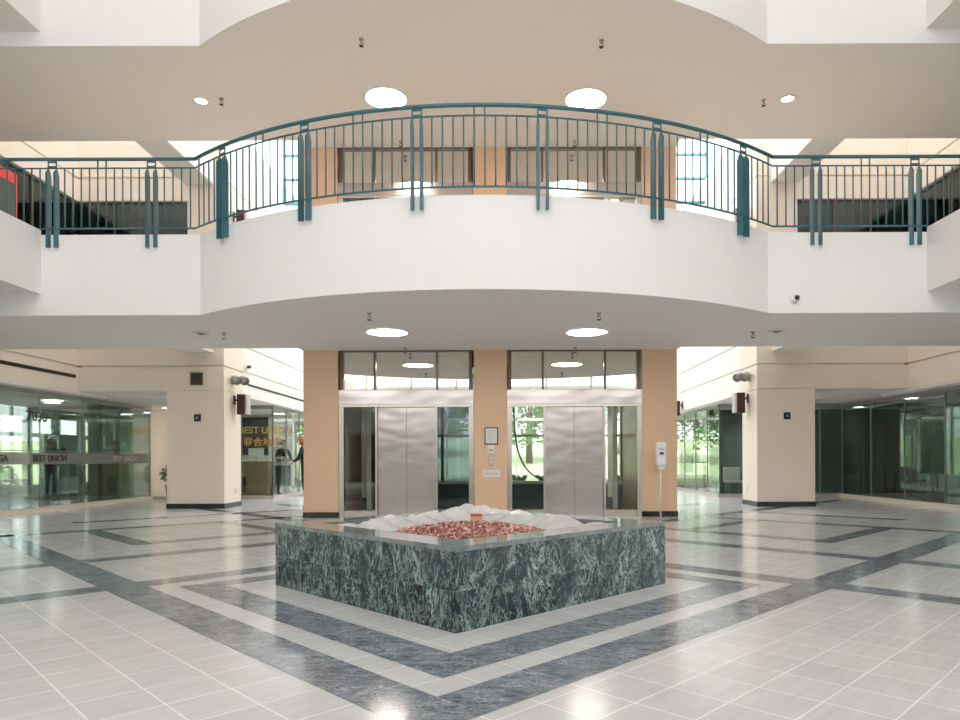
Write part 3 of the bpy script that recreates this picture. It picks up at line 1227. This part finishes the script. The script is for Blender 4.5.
# ---- ceiling lights
def make_light(r, lit):
    t = empty('ceiling_light')
    MB().lathe([(r, 0), (r + .035, 0), (r + .035, -.018), (r, -.018), (r, 0)], (0, 0, 0), WHITE, 36).build('trim_ring', WHITE, t)
    if lit:
        MB().lathe([(0, -.006), (r * .6, -.006), (r, -.006), (r, -.001), (0, -.001)], (0, 0, 0), LENS, 36).build('lens', LENS, t)
    else:
        MB().lathe([(0, -.004), (r, -.004), (r, -.001), (0, -.001)], (0, 0, 0), BLACK, 24).build('baffle', BLACK, t)
        MB().lathe([(0, -.045), (r * .3, -.04), (r * .45, -.005)], (0, 0, 0), GREYMET, 16).build('bulb', GREYMET, t)
    return t


big = make_light(.335, True)
small = make_light(.095, True)
unlit = make_light(.10, False)
GL = 'round ceiling lights'
for k, (x, y, z, lab) in enumerate([(-1.65, 11.3, 3.22, 'big round lit ceiling light over the first elevator at ground level'),
                                    (1.65, 11.35, 3.22, 'big round lit ceiling light over the second elevator at ground level'),
                                    (-1.67, 11.4, 7.13, 'big round lit light in the upper soffit, left of the centre column'),
                                    (1.66, 11.45, 7.13, 'big round lit light in the upper soffit, right of the centre column')]):
    t = big if k == 0 else copy_tree(big)
    t.location = (x, y, z)
    tag(t, lab, 'ceiling light', GL)
for k, (x, lab) in enumerate([(-4.77, 'small lit spot in the upper soffit above the left railing bend'), (5.03, 'small lit spot in the upper soffit above the right railing bend')]):
    t = small if k == 0 else copy_tree(small)
    t.location = (x, 11.45, 7.13)
    tag(t, lab, 'ceiling light', GL)
for k, (x, lab) in enumerate([(-4.72, 'small unlit recessed light in the lower soffit above the square wall vent'), (4.78, 'small unlit recessed light in the lower soffit below the dome camera')]):
    t = unlit if k == 0 else copy_tree(unlit)
    t.location = (x, 11.3, 3.22)
    tag(t, lab, 'ceiling light', GL)
arc_l = copy_tree(unlit)
arc_l.location = (-8.45, 18.4, 2.70)
tag(arc_l, 'recessed light in the arcade ceiling beside the left pier', 'ceiling light', GL)
ar2 = copy_tree(unlit)
ar2.location = (8.6, 18.4, 2.70)
tag(ar2, 'recessed light in the arcade ceiling beside the right pier', 'ceiling light', GL)

# ---- sprinklers
spk = empty('sprinkler')
MB().lathe([(0, 0), (.035, 0), (.035, -.012), (.014, -.016), (.014, -.05), (0, -.05)], (0, 0, 0), GREYMET, 14).build('fitting', GREYMET, spk)
fr = MB()
fr.tube([(-.01, 0, -.045), (-.026, 0, -.07), (-.008, 0, -.098)], .005, BLACK, 6)
fr.tube([(.01, 0, -.045), (.026, 0, -.07), (.008, 0, -.098)], .005, BLACK, 6)
fr.build('yoke', BLACK, spk)
MB().lathe([(0, -.096), (.032, -.098), (.032, -.104), (0, -.106)], (0, 0, 0), BLACK, 12).build('deflector', BLACK, spk)
for k, (x, y, z, lab) in enumerate([
        (-1.65, 9.85, 3.22, 'sprinkler in the lower soffit in front of the left big light'),
        (1.66, 9.9, 3.22, 'sprinkler in the lower soffit in front of the right big light'),
        (-1.59, 12.92, 3.22, 'sprinkler close above the transom of the first elevator'),
        (1.62, 12.95, 3.22, 'sprinkler close above the transom of the second elevator'),
        (-4.36, 11.35, 3.22, 'sprinkler in the lower soffit beside the left unlit recessed light'),
        (4.42, 11.4, 3.22, 'sprinkler in the lower soffit beside the right unlit recessed light'),
        (-1.74, 9.8, 7.13, 'sprinkler in the upper soffit before the left big light'),
        (1.70, 9.85, 7.13, 'sprinkler in the upper soffit before the right big light'),
        (-4.41, 11.4, 7.13, 'sprinkler in the upper soffit beside the left small spot'),
        (4.65, 11.5, 7.13, 'sprinkler in the upper soffit beside the right small spot'),
        (-8.1, 11.2, 7.13, 'sprinkler at the far left end of the upper soffit'),
        (-1.67, 12.95, 7.13, 'sprinkler behind the curved railing over the left upper elevator'),
        (1.62, 12.95, 7.13, 'sprinkler behind the curved railing over the right upper elevator')]):
    t = spk if k == 0 else copy_tree(spk)
    t.location = (x, y, z)
    tag(t, lab, 'sprinkler', 'ceiling sprinklers')

# ---- hand sanitizer stand
hs = empty('hand_sanitizer_stand', (3.17, 12.72, 0))
MB().lathe([(0, 0), (.15, 0), (.15, .012), (.03, .025), (0, .025)], (0, 0, 0), GREYMET, 24).build('base', GREYMET, hs)
MB().tube([(0, 0, .02), (0, 0, 1.2)], .017, MONITOR, 12).build('pole', MONITOR, hs)
bd = MB().box(-.095, .095, -.10, .03, .98, 1.42).build('dispenser', MONITOR, hs, bevel=.03)
MB().box(-.06, .06, -.112, -.095, 1.15, 1.34).build('face_plate', PAPER, bd, bevel=.01)
MB().box(-.035, .035, -.118, -.108, 1.19, 1.235).build('nozzle_window', BLACK, bd, bevel=.004)
MB().box(-.035, .035, -.118, -.108, 1.275, 1.30).build('label_strip', GREYMET, bd)
MB().box(-.06, .06, -.11, .02, .91, .98).build('drip_tray', MONITOR, hs, bevel=.01)
tag(hs, 'white hand sanitizer dispenser on a thin pole before the right column', 'hand sanitizer')

# ---- notices on the centre column
nf = empty('framed_notice', (.02, YE, 1.40))
MB().box(-.13, .13, -.025, -.001, 0, .33).build('frame', BLACK, nf, bevel=.003)
MB().box(-.11, .11, -.028, -.022, .02, .31).build('sheet', PAPER, nf)
ln = MB()
for k in range(8):
    ln.box(-.085, .085 - .02 * (k % 3), -.0295, -.0275, .05 + k * .03, .057 + k * .03, GREYTRIM)
ln.build('print', GREYTRIM, nf)
tag(nf, 'black framed notice on the centre column', 'notice')
wc = empty('paper_notice', (.01, YE, 1.225))
MB().box(-.065, .065, -.006, -.001, 0, .17).build('sheet', PAPER, wc)
MB().box(-.04, .04, -.0075, -.0055, .06, .075).build('print', INK, wc)
tag(wc, 'small white paper notice directly below the black frame', 'notice')
cp = empty('call_panel', (.01, YE, .995))
MB().box(-.045, .045, -.012, -.001, 0, .2).build('plate', FRAME, cp, bevel=.003)
for z in (.07, .13):
    MB().tube([(0, -.012, z), (0, -.018, z)], .012, PAPER, 12).build('button', PAPER, cp)
tag(cp, 'narrow steel elevator call panel on the centre column', 'call panel')
ws = empty('wall_sign', (.02, YE, .77))
MB().box(-.165, .165, -.008, -.001, 0, .145).build('plate', PAPER, ws, bevel=.003)
pr = MB()
for k in range(6):
    pr.box(-.13 + k * .045, -.13 + k * .045 + .03, -.0095, -.0075, .05, .09, GREYTRIM)
pr.build('print', GREYTRIM, ws)
tag(ws, 'wide white sign plate low on the centre column', 'sign')

# ---- white cards standing in for bright reflections on the far coping
tc0 = MB().box(-.03, .03, -.004, .004, 0, .026).build('glint_card', PAPER)
for k, (x, y, lab) in enumerate([(.19, 7.50, 'small white card standing in for a reflection on the far corner of the planter, right one'),
                                 (-.43, 7.20, 'small white card standing in for a reflection on the far corner of the planter, left one')]):
    o = tc0 if k == 0 else tc0.copy()
    if k:
        COL.objects.link(o)
    o.location = (x, y, .55)
    tag(o, lab, 'paper tag', 'painted glints on the planter')


# ---- speakers, floodlights on the piers
def make_speaker():
    t = empty('wall_speaker')
    MB().box(.11, .30, -.13, .14, -.24, .24).build('cabinet', MAROON, t, bevel=.006)
    MB().box(.30, .345, -.12, .13, -.235, .235).build('grille', GREYTRIM, t, bevel=.004)
    MB().box(.0, .025, -.05, .05, .0, .22).build('wall_plate', BLACK, t)
    MB().tube([(.02, 0, .11), (.12, 0, .11)], .022, BLACK, 8).build('arm', BLACK, t)
    return t


def make_flood():
    t = empty('floodlight')
    h, l, v = MB(), MB(), MB()
    for cx, cy, cz in ((.11, -.10, .02), (.23, .06, .03)):
        M = Matrix.Translation((cx, cy, cz)) @ Matrix.Rotation(.75, 4, 'Z') @ Matrix.Rotation(PI / 2 + .45, 4, 'X')
        for mb, prof, m in ((h, [(0, -.10), (.05, -.10), (.085, -.05), (.095, .08), (.088, .08), (.08, .06)], GREYMET),
                            (l, [(0, .055), (.084, .055), (.084, .062), (0, .062)], PAPER),
                            (v, [(.098, .06), (.104, .06), (.104, .13), (.098, .13), (.098, .06)], GREYMET)):
            n0 = len(mb.bm.verts)
            mb.lathe(prof, (0, 0, 0), m, 20)
            mb.bm.verts.ensure_lookup_table()
            for w_ in mb.bm.verts[n0:]:
                w_.co = M @ w_.co
    h.build('housing', GREYMET, t)
    l.build('lens', PAPER, t)
    v.build('visor', GREYMET, t)
    b = MB().tube([(0, 0, -.06), (.08, 0, -.06), (.16, 0, 0)], .014, GREYMET, 8)
    b.box(0, .02, -.04, .04, -.11, -.01, GREYMET)
    b.build('bracket', GREYMET, t)
    return t


SPK = make_speaker()
FLD = make_flood()
GS, GF = 'wall speakers', 'floodlights'
for k, (x, y, z, sx, lab) in enumerate([
        (-6.23, 16.45, 2.45, 1, 'dark maroon wall speaker on the left pier below the floodlight'),
        (6.11, 16.45, 2.45, -1, 'dark maroon wall speaker on the right pier below the floodlight'),
        (-6.23, 16.45, 6.85, 1, 'dark wall speaker on the upper left wall behind the curved railing'),
        (6.11, 16.45, 6.85, -1, 'dark wall speaker on the upper right wall behind the curved railing'),
        (6.11, 22.6, 2.78, -1, 'dark wall speaker farther back on the white wall, half hidden by the right column')]):
    t = SPK if k == 0 else copy_tree(SPK)
    t.location = (x, y, z)
    t.scale = (sx, 1, 1)
    tag(t, lab, 'speaker', GS)
for k, (x, y, z, sx, lab) in enumerate([
        (-6.23, 16.35, 3.02, 1, 'grey floodlight on the left pier above the speaker'),
        (6.11, 16.35, 3.06, -1, 'grey floodlight on the right pier above the speaker')]):
    t = FLD if k == 0 else copy_tree(FLD)
    t.location = (x, y, z)
    t.scale = (sx, 1, 1)
    tag(t, lab, 'floodlight', GF)

# ---- security cameras
sc_ = empty('security_camera', (-6.23, 17.2, 3.42))
MB().box(0, .02, -.03, .03, -.05, .05).build('wall_plate', MONITOR, sc_)
MB().tube([(.01, 0, 0), (.07, 0, .03)], .012, MONITOR, 8).build('arm', MONITOR, sc_)
MB().tube([(.08, .05, .05), (.10, -.11, .02)], .038, BLACK, 12).build('body', BLACK, sc_)
tag(sc_, 'small black bullet camera on the white wall above the left floodlight', 'security camera')
dc = empty('dome_camera', (4.50, KY, 3.42))
prof = [(0, 0)] + [(.068 * math.sin(t), -.03 - .05 * (1 - math.cos(t)) if False else 0) for t in (0.5,)]
db = MB()
seg = 20
rings = []
M = Matrix.Rotation(PI / 2, 4, 'X')
db.lathe([(0, 0), (.066, 0), (.066, .03), (.062, .055), (.045, .08), (.03, .09)], (0, 0, 0), MONITOR, 24)
for v in db.bm.verts:
    v.co = M @ v.co
db.build('housing', MONITOR, dc)
dl = MB().lathe([(.036, .078), (.034, .098), (.02, .112), (0, .118)], (0, 0, 0), BLACK, 20)
for v in dl.bm.verts:
    v.co = M @ v.co + Vector((.006, 0, .004))
dl.build('lens_dome', BLACK, dc)
tag(dc, 'white dome security camera with a black lens on the balcony front', 'security camera')

# ---- wall vents, plates, outlets
lv = empty('wall_vent', (-6.86, YP, 2.86))
MB().box(-.145, .145, -.025, -.001, 0, .29).build('frame', LOUVRE, lv, bevel=.004)
MB().box(-.115, .115, -.028, -.02, .03, .26).build('backing', BLACK, lv)
sb = MB()
for r in range(4):
    o = .108 - r * .026
    for a in ((-o, o, .145 - o, .145 - o + .010), (-o, o, .145 + o - .010, .145 + o), (-o, -o + .01, .145 - o, .145 + o), (o - .01, o, .145 - o, .145 + o)):
        sb.box(a[0], a[1], -.034, -.026, a[2], a[3], LOUVRE)
sb.build('louvres', LOUVRE, lv)
tag(lv, 'square olive diffuser vent high on the left pier wall', 'wall vent')
kb = empty('wall_strobe', (-6.84, YP, 2.02))
MB().box(-.075, .075, -.03, -.001, 0, .16).build('box', BLACK, kb, bevel=.006)
MB().box(-.03, .03, -.045, -.028, .05, .11).build('lens', GREYMET, kb, bevel=.006)
tag(kb, 'small black square alarm box on the left cream pier', 'alarm box', 'pier alarm boxes')
k2 = copy_tree(kb)
k2.location = (6.80, YP, 2.02)
tag(k2, 'small black square alarm box on the right cream pier', 'alarm box', 'pier alarm boxes')
ot = empty('wall_outlet', (-6.23, 16.5, .32))
MB().box(.001, .012, -.035, .035, 0, .115).build('plate', GREYTRIM, ot, bevel=.002)
MB().box(.012, .014, -.015, .015, .03, .085).build('sockets', MONITOR, ot)
tag(ot, 'small wall outlet low on the side of the left pier', 'outlet', 'pier outlets')
o2 = copy_tree(ot)
o2.location = (6.11, 16.5, .32)
o2.scale = (-1, 1, 1)
tag(o2, 'small wall outlet low on the side of the right pier', 'outlet', 'pier outlets')
sv = empty('slot_vent', (-XO, 7.0, 3.02))
MB().box(.0, .012, -8.0, 8.75, 0, .075).build('slot', BLACK, sv)
tag(sv, 'long black slot vent along the left side wall above the storefront', 'slot vent')
sv2 = empty('slot_vent', (-6.23, 20.5, 3.0))
MB().box(.0, .012, -3.2, 4.5, 0, .05).build('slot', BLACK, sv2)
tag(sv2, 'thin dark slot vent on the white wall behind the left floodlight', 'slot vent')

# ---- storefront lettering and films, left
fl = empty('frosted_film', (-9.955, 0, 0))
MB().box(0, .006, 2.0, 19.6, 1.04, 1.30).build('film', FROST, fl)
MB().box(.002, .008, 2.0, 19.6, 1.325, 1.345).build('stripe', FROST, fl)
for y in (15.3,):
    text_mesh('lettering', 'BEST UNION', .20, (.012, y + .1, 1.165), (PI / 2, 0, PI / 2), INK, fl, bold=.004)
text_mesh('lettering', 'BEST UNION', .20, (.012, 18.4, 1.165), (PI / 2, 0, PI / 2), GREYTRIM, fl, bold=.002)
text_mesh('lettering', 'GA', .20, (.012, 13.95, 1.165), (PI / 2, 0, PI / 2), INK, fl, bold=.004)
tag(fl, 'frosted band with BEST UNION lettering across the left storefront glass', 'window film')
an = text_mesh('street_number', '7030', .32, (-9.964, 15.0, 2.08), (PI / 2, 0, PI / 2), INK, bold=.003)
tag(an, 'dark street number on the left storefront glass above the frosted band', 'number')

# gold sign in reception
gs = empty('reception_sign', (-8.85, 24.0, 0))
MB().box(-1.6, .80, -.06, -.01, 1.3, 2.62).build('panel', BLACK, gs)
text_mesh('lettering', 'BEST UNION', .33, (.74, -.07, 2.16), (PI / 2, 0, 0), GOLD, gs, bold=.006)
text_mesh('characters', '联合地产', .33, (.62, -.07, 1.74), (PI / 2, 0, 0), GOLD, gs, bold=.006)
tag(gs, 'black sign panel with gold BEST UNION lettering behind the reception desk', 'sign')

# reception desk
rd = empty('reception_desk', (-7.52, 21.35, 0))
db = MB().box(-.62, .38, 0, .6, .0, 1.08, OAK)
for k in range(20):
    db.box(-.62 + k * .05, -.585 + k * .05, -.02, 0, .1, 1.02, OAK)
db.build('slatted_body', OAK, rd)
MB().box(-.66, .42, -.05, .65, 1.08, 1.14).build('top', PAPER, rd, bevel=.004)
MB().box(-.6, -.3, -.04, -.02, .12, .62).build('dark_panel', BLACK, rd)
tag(rd, 'wooden slatted reception desk behind the left arcade glass', 'desk')
mo = empty('monitor', (-7.6, 21.6, 1.14))
MB().box(-.24, .24, -.02, .02, .05, .36).build('screen_back', PAPER, mo, bevel=.006)
MB().box(-.03, .03, -.02, .05, 0, .1).build('foot', GREYMET, mo)
tag(mo, 'pale monitor standing on the reception desk', 'monitor')
sc2 = empty('side_counter', (-6.92, 21.7, 0))
MB().box(-.1, .22, 0, .5, 0, .95).build('body', CLOTHG, sc2)
MB().box(-.12, .24, -.03, .52, .95, .99).build('top', PAPER, sc2)
tag(sc2, 'narrow dark side counter beside the wooden reception desk', 'counter')
bs = empty('counter_sign', (-6.90, 21.74, .99))
MB().box(-.14, .18, -.01, .01, 0, .24).build('plate', PAPER, bs)
q = MB()
for k in range(3):
    q.box(-.10 + k * .06, -.065 + k * .06, -.013, -.009, .06, .18, INK)
q.poly([(.09, -.012, .12), (.13, -.012, .06), (.17, -.012, .12), (.13, -.012, .18)], INK)
q.build('logo', INK, bs)
tag(bs, 'white sign with three dark bars standing on the side counter', 'sign')

# floor standing poster with printed figures, potted plants, board in the left shop
po = empty('poster_stand', (-10.55, 16.72, 0), .0)
MB().box(-.02, .0, -.75, .75, .15, 1.75).build('board', LILAC, po)
pp = MB()
for k, (y, wd, m, z1) in enumerate([(-.62, .20, BLUE, 1.7), (-.34, .17, BLUE, 1.55), (.30, .14, LILAC, 1.6)]):
    pp.box(.0, .006, y, y + wd, .2, z1, m)
for y, z1 in ((-.42, 1.05), (-.10, 1.35), (.06, 1.4), (.36, 1.2), (.5, 1.2)):
    pp.box(.004, .01, y - .06, y + .06, .2, z1, NAVY)
    pp.lathe([(.06, 0), (.045, .03), (0, .06)], (.004, y, z1), NAVY, 10)
pp.build('print', None, po)
for y in (-.6, .6):
    MB().box(-.15, .12, y - .02, y + .02, 0, .15).build('foot', GREYMET, po)
tag(po, 'blue poster board with standing dark silhouettes behind the left storefront', 'poster')
wb = empty('display_board', (-10.5, 13.2, 0))
MB().box(-.02, .02, -.5, .35, .1, 1.15).build('board', SHOPWALL, wb)
MB().box(-.2, .2, -.5, .35, 0, .1).build('foot', GREYTRIM, wb)
tag(wb, 'pale display board at the far left edge of the storefront', 'display board')


def make_potted(h, r):
    t = empty('potted_plant')
    MB().lathe([(0, 0), (r * .75, 0), (r, h * .38), (r * .9, h * .38), (r * .88, h * .34), (0, h * .34)], (0, 0, 0), POT, 20).build('pot', POT, t)
    MB().tube([(0, 0, h * .3), (.02, 0, h * .6)], .02, BARK, 6).build('stem', BARK, t)
    f = MB()
    leaf_cloud(f, (0, 0, h * .68), h * .34, 260, .075, LEAF, .9)
    f.build('foliage', LEAF, t, fix=False)
    return t


pt = make_potted(1.05, .24)
for k, (x, y, lab) in enumerate([(-10.85, 14.0, 'bushy potted plant beside the pale display board'),
                                 (-11.8, 14.6, 'bushy potted plant in the middle of the storefront row'),
                                 (-10.85, 15.1, 'bushy potted plant beside the blue poster'),
                                 (-9.72, 20.6, 'potted plant in the lit passage beside the left pier')]):
    t = pt if k == 0 else copy_tree(pt)
    t.location = (x, y, 0)
    t.rotation_euler.z = k
    tag(t, lab, 'potted plant', 'potted plants in the left shop')
mp_ = empty('red_post', (-9.80, 17.5, .10))
MB().box(-.3, -.24, -.05, .05, 0, 2.55).build('shaft', REDWOOD, mp_)
MB().box(-.32, -.22, -.07, .07, -.1, .06).build('shoe', BLACK, mp_)
tag(mp_, 'thin brown red post behind the left storefront glass', 'post')
# lit passage light
pL = copy_tree(big)
pL.location = (-9.75, 20.5, 2.70)
pL.scale = (.7, .7, 1)
for ch_ in kids(pL):
    if ch_.name.startswith('lens'):
        ch_.data = ch_.data.copy()
        ch_.data.materials.clear()
        ch_.data.materials.append(LENSW)
LS = emit('shop_fill_lens', (1.0, 0.97, 0.92), 14.0)  # lamps added to brighten the shops, besides the farther left storefront one
for x, y, z, lab in ((-11.6, 15.2, 2.66, 'added fill light inside the left storefront over the blue poster'),
                     (-11.6, 18.0, 2.66, 'lit ceiling light inside the left storefront farther back'),
                     (-8.6, 22.4, 2.70, 'added fill light over the reception desk'),
                     (-7.4, 23.2, 2.70, 'added fill light over the side counter'),
                     (10.65, 17.6, 2.66, 'added fill light inside the right storefront before the wooden door'),
                     (8.8, 21.0, 2.70, 'added fill light over the pale chair in the right shop')):
    q_ = copy_tree(big)
    q_.location = (x, y, z)
    q_.scale = (.6, .6, 1)
    for ch_ in kids(q_):
        if ch_.name.startswith('lens'):
            ch_.data = ch_.data.copy()
            ch_.data.materials.clear()
            ch_.data.materials.append(LS)
    tag(q_, lab, 'ceiling light', GL)
tag(pL, 'lit ceiling light in the passage beyond the left pier', 'ceiling light', GL)

# ---- right shop things
dr = empty('wooden_door', (11.3, 19.05, 0))
MB().box(-.05, -.0, -.85, .75, 0, 2.15).build('leaf', REDWOOD, dr)
fr_ = MB().box(-.07, 0, -.95, -.85, 0, 2.25, REDWOOD).box(-.07, 0, .75, .85, 0, 2.25, REDWOOD).box(-.07, 0, -.95, .85, 2.15, 2.25, REDWOOD)
fr_.build('frame', None, dr)
MB().tube([(-.05, .62, 1.0), (-.1, .62, 1.0), (-.1, .52, 1.0)], .012, GREYMET, 8).build('handle', GREYMET, dr)
tag(dr, 'dark reddish wooden door inside the right storefront', 'door')
rs = empty('round_sign', (10.3, 17.0, 1.95))
b = MB().lathe([(0, 0), (.27, 0), (.28, .015), (.27, .03), (0, .03)], (0, 0, 0), SHOPWALL, 32)
for v in b.bm.verts:
    v.co = Matrix.Rotation(-PI / 2, 4, 'Y') @ v.co
b.build('disc', SHOPWALL, rs)
MB().tube([(0, 0, .25), (0, 0, .71)], .005, GREYMET, 6).build('cord', GREYMET, rs)
tag(rs, 'pale round disc hanging behind the right storefront glass', 'sign')
dk = empty('office_desk', (10.6, 16.9, 0))
MB().box(-.35, .5, -.8, .8, .70, .74).build('top', REDWOOD, dk)
for x in (-.3, .45):
    for y in (-.74, .74):
        MB().box(x - .03, x + .03, y - .03, y + .03, 0, .70).build('leg', REDWOOD, dk)
tag(dk, 'dark wooden desk behind the right storefront glass', 'desk')
ac = empty('lounge_chair', (7.25, 20.9, 0))
MB().box(-.26, .26, -.24, .26, .38, .46).build('seat', SHOPWALL, ac, bevel=.03)
MB().box(-.26, .26, .22, .30, .44, .86).build('backrest', SHOPWALL, ac, bevel=.03)
for x in (-.22, .22):
    for y in (-.2, .22):
        MB().tube([(x, y, 0), (x * .9, y * .9, .4)], .012, GREYMET, 8).build('leg', GREYMET, ac)
tag(ac, 'pale lounge chair with metal legs behind the right arcade glass', 'chair')
bn = empty('window_bench', (8.3, 26.3, 0))
MB().box(-1.8, 1.8, -.25, .25, .38, .46).build('seat', SHOPWALL, bn)
MB().box(-1.7, 1.7, -.18, .2, 0, .38).build('base', REDWOOD, bn)
tag(bn, 'long low bench under the garden window of the right shop', 'bench')


# ================================================================== PEOPLE
def person(name, loc, rz, hair, top, lower, lean, arm_fwd, label, height=1.78, long_hair=False):
    t = empty(name, loc, rz)
    k = height / 1.78
    J, E, Rd = [], [], []

    def v(p, r, par=None):
        J.append(Vector(p) * k)
        Rd.append(r * k)
        if par is not None:
            E.append((par, len(J) - 1))
        return len(J) - 1
    ly = -lean
    pel = v((0, 0, .95), .135)
    wst = v((0, ly * .25, 1.12), .115, pel)
    cst = v((0, ly * .65, 1.32), .135, wst)
    shl = v((0, ly * .9, 1.44), .10, cst)
    nck = v((0, ly * 1.05, 1.52), .052, shl)
    hd0 = v((0, ly * 1.2 - .01, 1.60), .07, nck)
    hd1 = v((0, ly * 1.3 - .01, 1.68), .092, hd0)
    v((0, ly * 1.3, 1.74), .075, hd1)
    v((0, ly * 1.3 - .115, 1.635), .018, v((0, ly * 1.3 - .07, 1.65), .05, hd1))
    hands = []
    for s in (-1, 1):
        sh_ = v((s * .17, ly * .85, 1.41), .065, shl)
        el = v((s * .25, ly * .7 - .05 - arm_fwd * .1, 1.14), .045, sh_)
        wr = v((s * .22, ly * .7 - .08 - arm_fwd * .30, .92 + arm_fwd * .14), .030, el)
        pm = v((s * .215, ly * .7 - .09 - arm_fwd * .37, .85 + arm_fwd * .17), .036, wr)
        hands.append(J[pm].copy())
        dirn = (J[pm] - J[wr]).normalized()
        side = Vector((0, 1, 0)).cross(dirn).normalized() if abs(dirn.y) < .9 else Vector((1, 0, 0))
        for f in range(4):
            q = J[pm] / k + side * (.024 * (f - 1.5)) + dirn * .035
            L = (.06, .075, .07, .055)[f]
            a = v(q, .010, pm)
            b_ = v(q + dirn * L * .6, .009, a)
            v(q + dirn * L + Vector((0, 0, -.01)), .008, b_)
        th = v(J[pm] / k - side * .045 + dirn * .005, .011, pm)
        v(J[pm] / k - side * .06 + dirn * .04, .009, th)
        hp = v((s * .10, 0, .90), .10, pel)
        kn = v((s * .11, -.02, .50), .062, hp)
        an_ = v((s * .115, .02, .10), .042, kn)
        ft = v((s * .12, -.06, .045), .042, an_)
        v((s * .13, -.16, .035), .034, ft)
    me = bpy.data.meshes.new('body')
    me.from_pydata(J, E, [])
    o = bpy.data.objects.new('body', me)
    COL.objects.link(o)
    sk = o.modifiers.new('skin', 'SKIN')
    for i, d in enumerate(me.skin_vertices[0].data):
        d.radius = (Rd[i], Rd[i])
        d.use_root = (i == 0)
    o.modifiers.new('sub', 'SUBSURF').levels = 2
    dg = bpy.context.evaluated_depsgraph_get()
    m2 = bpy.data.meshes.new_from_object(o.evaluated_get(dg))
    o.modifiers.clear()
    o.data = m2
    m2.materials.clear()
    for mm in (SKIN, top, lower, SHOE):
        m2.materials.append(mm)
    hk = [h for h in hands]
    zmin = min(v_.co.z for v_ in m2.vertices)
    for v_ in m2.vertices:
        v_.co.z -= zmin
    for p in m2.polygons:
        c = p.center
        p.use_smooth = True
        if c.z < .09 * k:
            p.material_index = 3
        elif any((c - h).length < .13 for h in hk) and abs(c.x) > .16 * k:
            p.material_index = 0
        elif c.z > 1.49 * k:
            p.material_index = 0
        elif c.z > .96 * k:
            p.material_index = 1
        else:
            p.material_index = 2
    o.parent = t
    hp_ = Vector((0, ly * 1.3, 1.68)) * k - Vector((0, 0, zmin))
    hb = MB()
    prof = [(0, .115), (.05, .108), (.088, .075), (.108, .02), (.108, -.03), (.10, -.06 if not long_hair else -.16), (.085, -.05 if not long_hair else -.15)]
    hb.lathe(prof, (hp_.x, hp_.y + .02, hp_.z), hair, 20)
    hb.bm.verts.ensure_lookup_table()
    for vv in list(hb.bm.verts):
        if vv.co.y < hp_.y - .05 and vv.co.z < hp_.z + .03:
            vv.co.z = hp_.z + .035
    hb.build('hair', hair, t)
    eb = MB()
    for s in (-1, 1):
        eb.lathe([(0, .009), (.009, 0), (0, -.009)], (hp_.x + s * .032, hp_.y - .088, hp_.z - .01), BLACK, 8)
    eb.build('eyes', BLACK, t)
    tag(t, label, 'person')
    return t


person('person', (-7.22, 22.95, 0), .55, HAIRD, CLOTHB, CLOTHG, .12, 1.0,
       'person with dark hair in black leaning over the side counter', 1.80)
person('person', (-6.02, 21.4, 0), -1.35, HAIRR, CLOTHB, CLOTHB, .05, .8,
       'person with auburn hair in black standing half hidden by the left column', 1.84, True)
